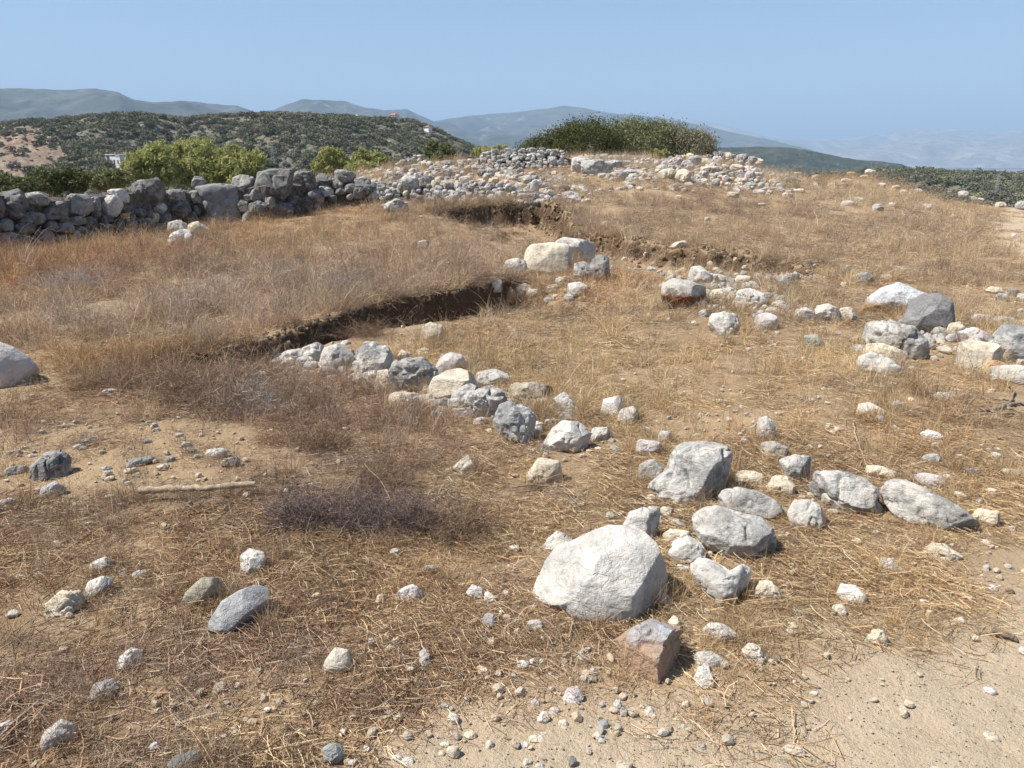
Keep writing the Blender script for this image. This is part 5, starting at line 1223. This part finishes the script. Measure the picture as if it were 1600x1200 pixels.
# ------------------------------------------------------------------ living shrubs and trees
def crown(lobes, n, leaf, aspect, updir=0.0, core=.35, fuzz=.12):
    """leaf quads in clumps filling ellipsoid lobes: (x, y, z, rx, ry, rz)"""
    L = np.array(lobes, float); vol = (L[:,3] * L[:,4] * L[:,5]) ** .67; k = rng.choice(len(L), n, p=vol / vol.sum())
    nc = max(30, n // 60)
    kc = rng.choice(len(L), nc, p=vol / vol.sum())
    dc = rng.normal(size=(nc, 3)); dc /= np.linalg.norm(dc, axis=1, keepdims=True)
    rc = rng.uniform(core, 1.0, nc) ** .6
    cc = L[kc, :3] + dc * L[kc, 3:] * rc[:, None]
    w = rng.integers(0, nc, n)
    C = cc[w] + rng.normal(size=(n, 3)) * (L[kc[w], 3:] * fuzz)
    a = rng.normal(size=(n, 3)); a[:, 2] += updir; a /= np.linalg.norm(a, axis=1, keepdims=True)
    b = np.cross(a, rng.normal(size=(n, 3))); b /= np.linalg.norm(b, axis=1, keepdims=True)
    s = leaf * rng.uniform(.6, 1.4, (n, 1))
    A = a * s * aspect * .5; B = b * s * .5
    V = np.stack([C - A, C + B, C + A, C - B], 1).reshape(-1, 3)
    Q = np.arange(n * 4).reshape(-1, 4)
    # brighter foliage kind is a per clump property
    rn = np.clip(rng.random(nc)[w] * .6 + rng.random(n) * .4, 0, 1)
    return V, Q, np.repeat(rn, 4)
def plant(name, label, cat, boxes, dist, mat, n, leaf, aspect=1.8, updir=0., group=None, base_px=None, fuzz=.12, core=.35):
    """boxes: photo pixel boxes of the lobes (x0, y0, x1, y1); dist: metres ahead"""
    cx = sum((b[0] + b[2]) / 2 for b in boxes) / len(boxes); yb = max(b[3] for b in boxes)
    c0 = unproj(np.array([cx]), np.array([yb]), np.array([float(dist)]))[0]
    gz = float(height(np.array([c0[0]]), np.array([c0[1]]))[0])
    c0[2] = min(gz, c0[2])
    root = empty(name, tuple(c0)); tag(root, label, cat, group)
    lobes = []
    for i, (x0, y0, x1, y1) in enumerate(boxes):
        p = unproj(np.array([(x0 + x1) / 2]), np.array([(y0 + y1) / 2]), np.array([float(dist)]))[0]
        rx = (x1 - x0) / 2 * dist / F; rz = (y1 - y0) / 2 * dist / F
        p[1] += random.uniform(-.4, .4) * rx
        lobes.append((p[0] - c0[0], p[1] - c0[1], p[2] - c0[2], rx, max(rx, rz) * .9, rz))
    V, Q, rn = crown(lobes, n, leaf, aspect, updir, core, fuzz)
    me = mesh_np("crown", V, Q, mat, False); fattr(me, "rnd", rn); link("crown", me, root)
    zc = np.mean([l[2] for l in lobes]); W = max(l[3] for l in lobes)
    parts = []
    for l in lobes:
        j = np.array([random.uniform(-.1, .1) * W, random.uniform(-.1, .1) * W, 0])
        top = np.array(l[:3]); mid = top * .5 + j; mid[2] = top[2] * .45
        r0 = max(.02, .035 * W)
        parts.append(tube([j * .5 + [0, 0, -.3], j * .7 + [0, 0, top[2] * .1], mid, top], [r0, r0 * .85, r0 * .5, r0 * .2], 7))
    V, f = join(parts); link("trunk", mesh_np("trunk", V, f, M_BARK), root)
    return root
M_TAM = leaf_mat("yellow_green_foliage", (.26,.265,.09), (.37,.37,.14), (.47,.45,.20), .35)
M_OLV = leaf_mat("olive_foliage", (.09,.11,.045), (.16,.175,.075), (.24,.24,.12), .2)
M_DGR = leaf_mat("dark_green_foliage", (.065,.085,.03), (.12,.14,.055), (.21,.20,.09), .2)
M_GRY = leaf_mat("grey_green_foliage", (.12,.135,.06), (.20,.21,.10), (.30,.29,.17), .2)
M_GRB = leaf_mat("grey_brown_stems", (.14,.13,.075), (.23,.21,.135), (.34,.31,.22), .15)
M_MAQ = leaf_mat("maquis_foliage", (.055,.06,.022), (.09,.105,.035), (.17,.12,.055), .2)
TG = "yellow-green trees beyond the dry wall"
plant("tamarisk_tree", "left part of the big yellow-green tree clump, lowest crown", "tree", [(195,236,250,285),(215,225,275,285),(240,240,290,290)], 72, M_TAM, 16000, .11, 3.0, 1.0, TG)
plant("tamarisk_tree", "highest crown in the middle of the big yellow-green clump", "tree", [(255,219,320,285),(290,217,345,280),(280,240,360,292)], 74, M_TAM, 20000, .11, 3.0, 1.0, TG)
plant("tamarisk_tree", "right part of the big yellow-green tree clump", "tree", [(335,229,385,285),(370,236,417,282),(350,245,412,290)], 73, M_TAM, 16000, .11, 3.0, 1.0, TG)
plant("tamarisk_tree", "narrow upright yellow-green tree with a grey trunk base, right of the wall's big boulders", "tree", [(500,229,532,262),(488,250,525,275),(520,240,545,272)], 66, M_TAM, 9000, .10, 3.0, 1.0, TG)
plant("tamarisk_tree", "rounded yellow-green tree beside the narrow upright one", "tree", [(548,232,580,262),(575,240,607,270),(535,250,600,278)], 67, M_TAM, 11000, .10, 3.0, 1.0, TG)
plant("shrub", "dark green shrub with bare brown lower twigs in front of the hill's right end", "shrub", [(663,219,692,250),(680,225,713,255),(668,238,708,266)], 36, M_OLV, 11000, .05, 2.0)
BG = "bushes just beyond the dry wall"
plant("shrub", "green bush behind the dry wall at the left edge", "shrub", [(-20,272,30,305),(10,276,55,308)], 33, M_OLV, 9000, .055, 2.0, 0, BG)
plant("shrub", "dark olive bush behind the dry wall, second from the left", "shrub", [(50,264,105,306),(90,262,135,300)], 36, M_DGR, 11000, .055, 2.0, 0, BG)
plant("shrub", "grey-green bush behind the dry wall, below the concrete house", "shrub", [(130,262,180,296),(165,264,208,292)], 42, M_GRY, 10000, .06, 2.0, 0, BG)
plant("shrub", "low dark green bush under the rounded yellow-green tree", "shrub", [(555,262,590,288),(575,260,600,284)], 46, M_OLV, 6000, .06, 2.0, 0, BG)
plant("shrub", "low greyish dry bush right of the rounded yellow-green tree", "shrub", [(595,255,640,284),(575,268,620,290)], 44, M_GRB, 6000, .06, 3.0, .5, BG)
plant("shrub", "dry grey bush between the dry wall and the narrow yellow-green tree", "shrub", [(425,268,470,295),(460,266,500,290)], 44, M_GRB, 6000, .05, 3.0, .5, BG)
plant("shrub", "small distant yellowish bush behind the stone stub", "shrub", [(738,228,770,246),(765,226,800,246)], 60, M_TAM, 3500, .08, 2.0, .5)
MG = "bushes on top of the mound"
plant("shrub", "dark green and brown dense bush, left part of the mound's thicket", "shrub", [(808,216,880,262),(830,202,920,262),(862,191,965,262)], 36, M_MAQ, 38000, .040, 2.0, .3, MG, core=.65, fuzz=.16)
plant("shrub", "grey-green bush in the middle of the mound's thicket", "shrub", [(940,189,1020,262),(975,192,1060,262)], 36.3, M_GRY, 32000, .032, 3.6, 1.0, MG, core=.65, fuzz=.16)
plant("shrub", "grey-brown bush at the right end of the mound's thicket", "shrub", [(1010,197,1090,262),(1045,208,1118,264)], 36, M_GRB, 28000, .032, 3.6, 1.0, MG, core=.65, fuzz=.16)
plant("shrub", "small yellow-green weed below the mound's thicket", "shrub", [(1018,234,1045,256)], 32, M_TAM, 1500, .04, 3.0, 1.0)

# ------------------------------------------------------------------ hills and mountains
def ridge(name, sky_pts, d_crest, d_foot, z_foot, mat, relief, rs, seed, prof=1.0, x_ext=500, n=420, rows=70, jag=.5, red=None, alt=None):
    pts = sorted(sky_pts); us = np.linspace(pts[0][0], pts[-1][0], n)
    py = np.interp(us, [p[0] for p in pts], [p[1] for p in pts])
    py = py - jag * fbm2(us / 14, us * 0 + seed, 4, seed) * 2
    r = ray(us, py)
    k = 1.0 / np.hypot(r[:,0], r[:,1]); zc = EYE + r[:,2] * k * d_crest; ax = r[:,0] * k; ay = r[:,1] * k
    v = np.concatenate([np.linspace(0, 1, rows), np.linspace(1.03, 1.6, 14)])
    VV, _ = np.meshgrid(v, us, indexing='ij')
    D = d_foot + (d_crest - d_foot) * VV
    X = ax[None] * D; Y = ay[None] * D
    up = np.where(VV <= 1, np.sin(np.clip(VV, 0, 1) * math.pi / 2) ** prof, 1 - 1.2 * (VV - 1) ** 1.2)
    env = np.clip(4 * VV * (1 - VV), 0, 1) ** .7 * (VV < 1)
    rel = relief * (fbm2(X / rs, Y / rs, 5, seed) * .7 + (1 - 2 * np.abs(fbm2(X / rs * .7, Y / rs * .7, 4, seed + 3))) * .5 - .5)
    Z = z_foot + (zc[None] - z_foot) * up + rel * env
    # nothing in front may rise above the sight line to the crest
    lim = EYE + (zc[None] - EYE) * (D / d_crest)
    Z = np.where(VV < 1, np.minimum(Z, lim - .004 * (1 - VV) * D), Z)
    V = np.stack([X, Y, Z], -1).reshape(-1, 3); nr, nc = X.shape
    i = np.arange(nr - 1)[:, None] * nc + np.arange(nc - 1)[None]
    Fc = np.stack([i, i + 1, i + nc + 1, i + nc], -1).reshape(-1, 4)
    me = mesh_np(name, V, Fc, mat)
    if red:
        q = np.zeros(len(V)); PX, PY = project(V)
        for (px, pyy, rx, ry) in red:
            q = np.maximum(q, np.exp(-(((PX - px) / rx) ** 2 + ((PY - pyy) / ry) ** 2) ** 2))
        fattr(me, "red", q)
    o = link(name, me); tag(o, kind="structure")
    return X, Y, Z
M_M1 = hill_mat("far_mountain", (.055,.065,.05), (.095,.095,.075), (.24,.215,.19), .38, .0022)
M_M2 = hill_mat("far_bare_mountain", (.20,.18,.14), (.30,.27,.22), (.44,.38,.33), .42, .0012)
M_H1 = hill_mat("scrub_hill", (.12,.115,.08), (.165,.15,.11), (.34,.315,.28), .42, .16, red=(.22,.115,.08))
M_H2 = hill_mat("wooded_hill", (.035,.045,.03), (.065,.07,.045), (.26,.24,.21), .34, .008)
MTN = ridge
ridge("mountain_ridge", [(-500,150),(-200,145),(0,138),(60,139),(100,141),(150,138),(185,144),(210,156),(240,160),(290,157),(330,162),(370,165),(395,174),(430,190),(520,215),(650,260)], 6200, 3600, -70, M_M1, 330, 900, 11)
ridge("mountain_ridge", [(180,215),(300,195),(415,177),(440,166),(470,155),(500,156),(540,158),(570,168),(600,172),(635,170),(655,180),(680,190),(730,203),(830,212),(1000,235)], 7600, 4600, -70, M_M1, 330, 900, 12)
ridge("mountain_ridge", [(520,222),(640,200),(690,187),(740,180),(800,176),(850,170),(880,165),(905,168),(950,176),(1000,180),(1050,187),(1100,196),(1150,208),(1200,218),(1260,232),(1350,260)], 10500, 6200, -70, M_M1, 480, 1200, 13)
ridge("mountain_ridge", [(850,210),(950,192),(1000,182),(1070,184),(1120,192),(1200,214),(1260,218),(1310,216),(1360,212),(1400,204),(1450,201),(1500,203),(1560,205),(1600,203),(1700,198),(1900,205),(2200,220)], 21000, 13000, -70, M_M2, 700, 2200, 14)
ridge("hill", [(900,250),(1020,236),(1100,231),(1180,229),(1240,231),(1290,240),(1340,250),(1380,252),(1410,257),(1435,268),(1470,285)], 2900, 1500, -62, M_H2, 40, 200, 15)
HL = ridge("hill", [(-400,196),(-150,205),(-40,200),(0,196),(30,190),(80,188),(130,183),(170,181),(220,180),(250,184),(290,188),(330,183),(380,181),(440,181),(520,184),(600,187),(640,190),(670,201),(700,212),(730,227),(760,240),(820,262)],
     620, 300, -24, M_H1, 13, 55, 16, jag=.8, red=[(25,230,75,34),(65,250,60,16),(8,262,40,22),(110,262,30,9)])
HR = ridge("scrubland", [(1200,278),(1290,272),(1375,266),(1450,267),(1520,270),(1600,276),(1750,286),(2000,300)], 560, 190, -26, M_H1, 7, 45, 17, jag=.6)

# scrub bushes dotted over the two nearer hills
def bush_meshes():
    out = []
    for i in range(6):
        V, Q, rn = crown([(0,0,.35,.5,.5,.38),(.25,.1,.3,.35,.35,.3),(-.25,-.1,.3,.35,.35,.3)], 520, .085, 1.6, 0, .5, .16)
        me = mesh_np("scrub_bush", V, Q, M_SCR, False); fattr(me, "rnd", rn); out.append(me)
    return out
def scr_mat():
    t = NT("scrub_foliage", .9, .1)
    tint = t.attr("tint", 'INSTANCER', "Color")
    t.base(t.mix(1.0, tint, t.mix(t.attr("rnd"), (.6,.6,.6), (1.4,1.4,1.4)), 'MULTIPLY'))
    return t.m
M_SCR = scr_mat()
c_scr = make_collection("scrub_bush", bush_meshes())
def hill_scrub(name, H, n, smin, smax, label, seed, skip=None):
    X, Y, Z = H; nr, nc = X.shape
    a = rng.uniform(0, 69, n * 2) ; a = 69 * (a / 69) ** .8; b = rng.uniform(0, nc - 1.01, n * 2)
    i = np.clip(a.astype(int), 0, nr - 2); j = b.astype(int); fa = a - i; fb = b - j
    def g(M): return (M[i, j] * (1 - fa) + M[i + 1, j] * fa) * (1 - fb) + (M[i, j + 1] * (1 - fa) + M[i + 1, j + 1] * fa) * fb
    P = np.stack([g(X), g(Y), g(Z)], -1)
    dn = fbm2(P[:,0] / 22, P[:,1] / 22, 4, seed)
    PX, PY = project(P)
    keep = (rng.random(len(P)) < .42 + .58 * sstep(-.25, .25, dn + .5 * fbm2(P[:,0] / 7, P[:,1] / 7, 3, seed + 7))) & (PX > -150) & (PX < 1780)
    if skip is not None:
        for (px, py, rx, ry) in skip: keep &= (((PX - px) / rx) ** 2 + ((PY - py) / ry) ** 2 > 1) | (rng.random(len(P)) < .3)
    P = P[keep][:n]; m = len(P); s = smin + (smax - smin) * rng.random(m) ** 3
    pal = np.array([(.12,.13,.075),(.14,.145,.08),(.18,.16,.12),(.10,.11,.07),(.19,.185,.11),(.17,.15,.12)])
    scatter_object(name, P - np.array([0, 0, .1]), np.stack([np.zeros(m), np.zeros(m), rng.uniform(0, 6.28, m)], -1), np.stack([s * 1.3, s * 1.3, s], -1), rng.integers(0, 6, m),
                   pal[rng.integers(0, 6, m)] * rng.uniform(.95, 1.5, (m, 1)), c_scr, label, "scrub")
hill_scrub("hillside_scrub", HL, 17000, .8, 4.2, "dark scrub bushes covering the rocky hill beyond the trees", 31, skip=[(25,230,70,32),(65,250,55,15),(8,262,40,20)])
hill_scrub("scrub_woodland", HR, 5000, 1.6, 4.5, "dark scrub covering the low land at the far right", 33)

# ------------------------------------------------------------------ far buildings and pylons
def box(x0, y0, z0, x1, y1, z1):
    V = np.array([(x, y, z) for x in (x0, x1) for y in (y0, y1) for z in (z0, z1)], float)
    return V, np.array([[0,1,3,2],[4,6,7,5],[0,4,5,1],[2,3,7,6],[0,2,6,4],[1,5,7,3]])
def hill_point(px, py, H):
    X, Y, Z = H; P = np.stack([X[:70], Y[:70], Z[:70]], -1).reshape(-1, 3); a, b = project(P)
    return P[np.argmin((a - px) ** 2 + (b - py) ** 2)]
def bld(name, label, px, py, H, cat="building"):
    p = hill_point(px, py, H); return tag(empty(name, tuple(p)), label, cat), float(p @ FWD) / F
def part(name, boxes, mat, root): return link(name, mesh_np(name, *join([box(*b) for b in boxes]), mat, False), root)
r_, s_ = bld("concrete_house", "unfinished grey concrete house shell among scrub below the hill", 177, 264, HL)
w = 34 * s_; h = 19 * s_; r_.rotation_euler.z = R(-30)
part("wall", [(-w*.5,0,-1,-w*.47,6,h),(-w*.23,0,-1,-w*.12,6,h),(-w*.47,5.8,-1,-w*.23,6,h),(-w*.12,0,-1,w*.02,.3,h*.9),(w*.02,0,h*.62,w*.14,.3,h*.9),(w*.14,0,-1,w*.5,.3,h*.9),(w*.2,.3,-1,w*.5,6,h*.88)], M_CONC, r_)
part("roof", [(-w*.53,-.3,h,w*.22,6.3,h+.35),(w*.22,-.2,h*.9,w*.53,6.2,h*.9+.3)], M_CONC, r_)
part("doorway", [(w*.03,.35,-1,w*.13,.5,h*.6)], M_DARK, r_)
part("window", [(w*.3,-.02,h*.3,w*.4,.02,h*.6)], M_DARK, r_)
def villa(px, py, wpx, hpx, label, roofc=True):
    r_, s_ = bld("house", label, px, py, HL); w = wpx * s_; h = hpx * s_; r_.location.z += h * .45; r_.rotation_euler.z = R(-42)
    part("wall", [(-w*.5,0,-4,w*.5,w*.7,h*.62)], M_WHITE, r_)
    part("window", [(-w*.32,-.06,h*.2,-w*.18,.0,h*.45)], M_DARK, r_); part("window", [(w*.1,-.06,h*.2,w*.24,.0,h*.45)], M_DARK, r_)
    x0, x1 = -w*.55, w*.55; z = h*.62; V = np.array([(x0,-.4,z),(x1,-.4,z),(x1,w*.75,z),(x0,w*.75,z),(x0*.5,w*.35,h),(x1*.5,w*.35,h)])
    me = bpy.data.meshes.new("roof"); me.from_pydata([tuple(v) for v in V], [], [(0,1,5,4),(1,2,5),(2,3,4,5),(3,0,4),(3,2,1,0)]); me.materials.append(M_ROOF if roofc else M_WHITE); link("roof", me, r_)
villa(613, 191, 13, 9, "white house with red roof on the hill's skyline")
villa(665, 205, 11, 6, "small house with reddish roof lower on the hill's right shoulder")
villa(554, 185, 6, 4, "tiny white house on the hill's skyline, left of the red-roofed one", False)
def pylon(px, py, hpx, H, label):
    p = hill_point(px, py, H); d = float(p @ FWD); h = hpx * d / F
    root = tag(empty("power_pylon", tuple(p)), label, "pylon", "pylons in the distance")
    b = h * .09; t = h * .02; r = max(.05, h * .006); tubes = []
    for sx, sy in ((-1,-1),(1,-1),(1,1),(-1,1)): tubes.append(tube([(sx*b, sy*b, -1), (sx*t, sy*t, h)], [r, r], 4))
    nlev = 6
    for k in range(nlev):
        f0, f1 = k / nlev, (k + 1) / nlev; a0 = b + (t - b) * f0; a1 = b + (t - b) * f1
        for (q, w_) in (((-1,-1),(1,-1)),((1,-1),(1,1)),((1,1),(-1,1)),((-1,1),(-1,-1))):
            tubes.append(tube([(q[0]*a0, q[1]*a0, h*f0), (w_[0]*a1, w_[1]*a1, h*f1)], [r*.6]*2, 4)); tubes.append(tube([(w_[0]*a0, w_[1]*a0, h*f0), (q[0]*a1, q[1]*a1, h*f1)], [r*.6]*2, 4))
    link("mast", mesh_np("mast", *join(tubes), M_STEEL, False), root)
    for f in (.72, .84, .95): link("crossarm", mesh_np("crossarm", *join([tube([(-h*.12,0,h*f),(0,0,h*f+h*.03),(h*.12,0,h*f)], [r*.8]*3, 4), tube([(-h*.12,0,h*f),(h*.12,0,h*f)], [r*.8]*2, 4)]), M_STEEL, False), root)
pylon(427, 262, 34, HL, "pale lattice pylon standing before the hill, right of the tree clump")
pylon(260, 188, 10, HL, "small pylon on the hill's skyline above the tree clump")
pylon(126, 188, 8, HL, "smallest pylon on the skyline above the concrete house")
pylon(1557, 300, 27, HR, "lattice pylon in the scrub at the far right")

# ------------------------------------------------------------------ haze
hb = bmesh.new(); bmesh.ops.create_cube(hb, size=1)
for v_ in hb.verts: v_.co = Vector((v_.co.x * 84000, v_.co.y * 84000 + 0, -130 if v_.co.z < 0 else 1750))
hm = bpy.data.meshes.new("haze"); hb.to_mesh(hm); hb.free()
hmat = bpy.data.materials.new("thin_haze"); hmat.use_nodes = True; nt = hmat.node_tree; nt.nodes.clear()
ho = nt.nodes.new("ShaderNodeOutputMaterial"); pv = nt.nodes.new("ShaderNodeVolumePrincipled")
pv.inputs["Color"].default_value = (.52, .735, 1.0, 1); pv.inputs["Density"].default_value = 9.5e-5; pv.inputs["Anisotropy"].default_value = 0.0
nt.links.new(pv.outputs[0], ho.inputs["Volume"]); hm.materials.append(hmat)
tag(link("haze", hm), "thin blue haze over the valley and mountains", "haze", kind="stuff")
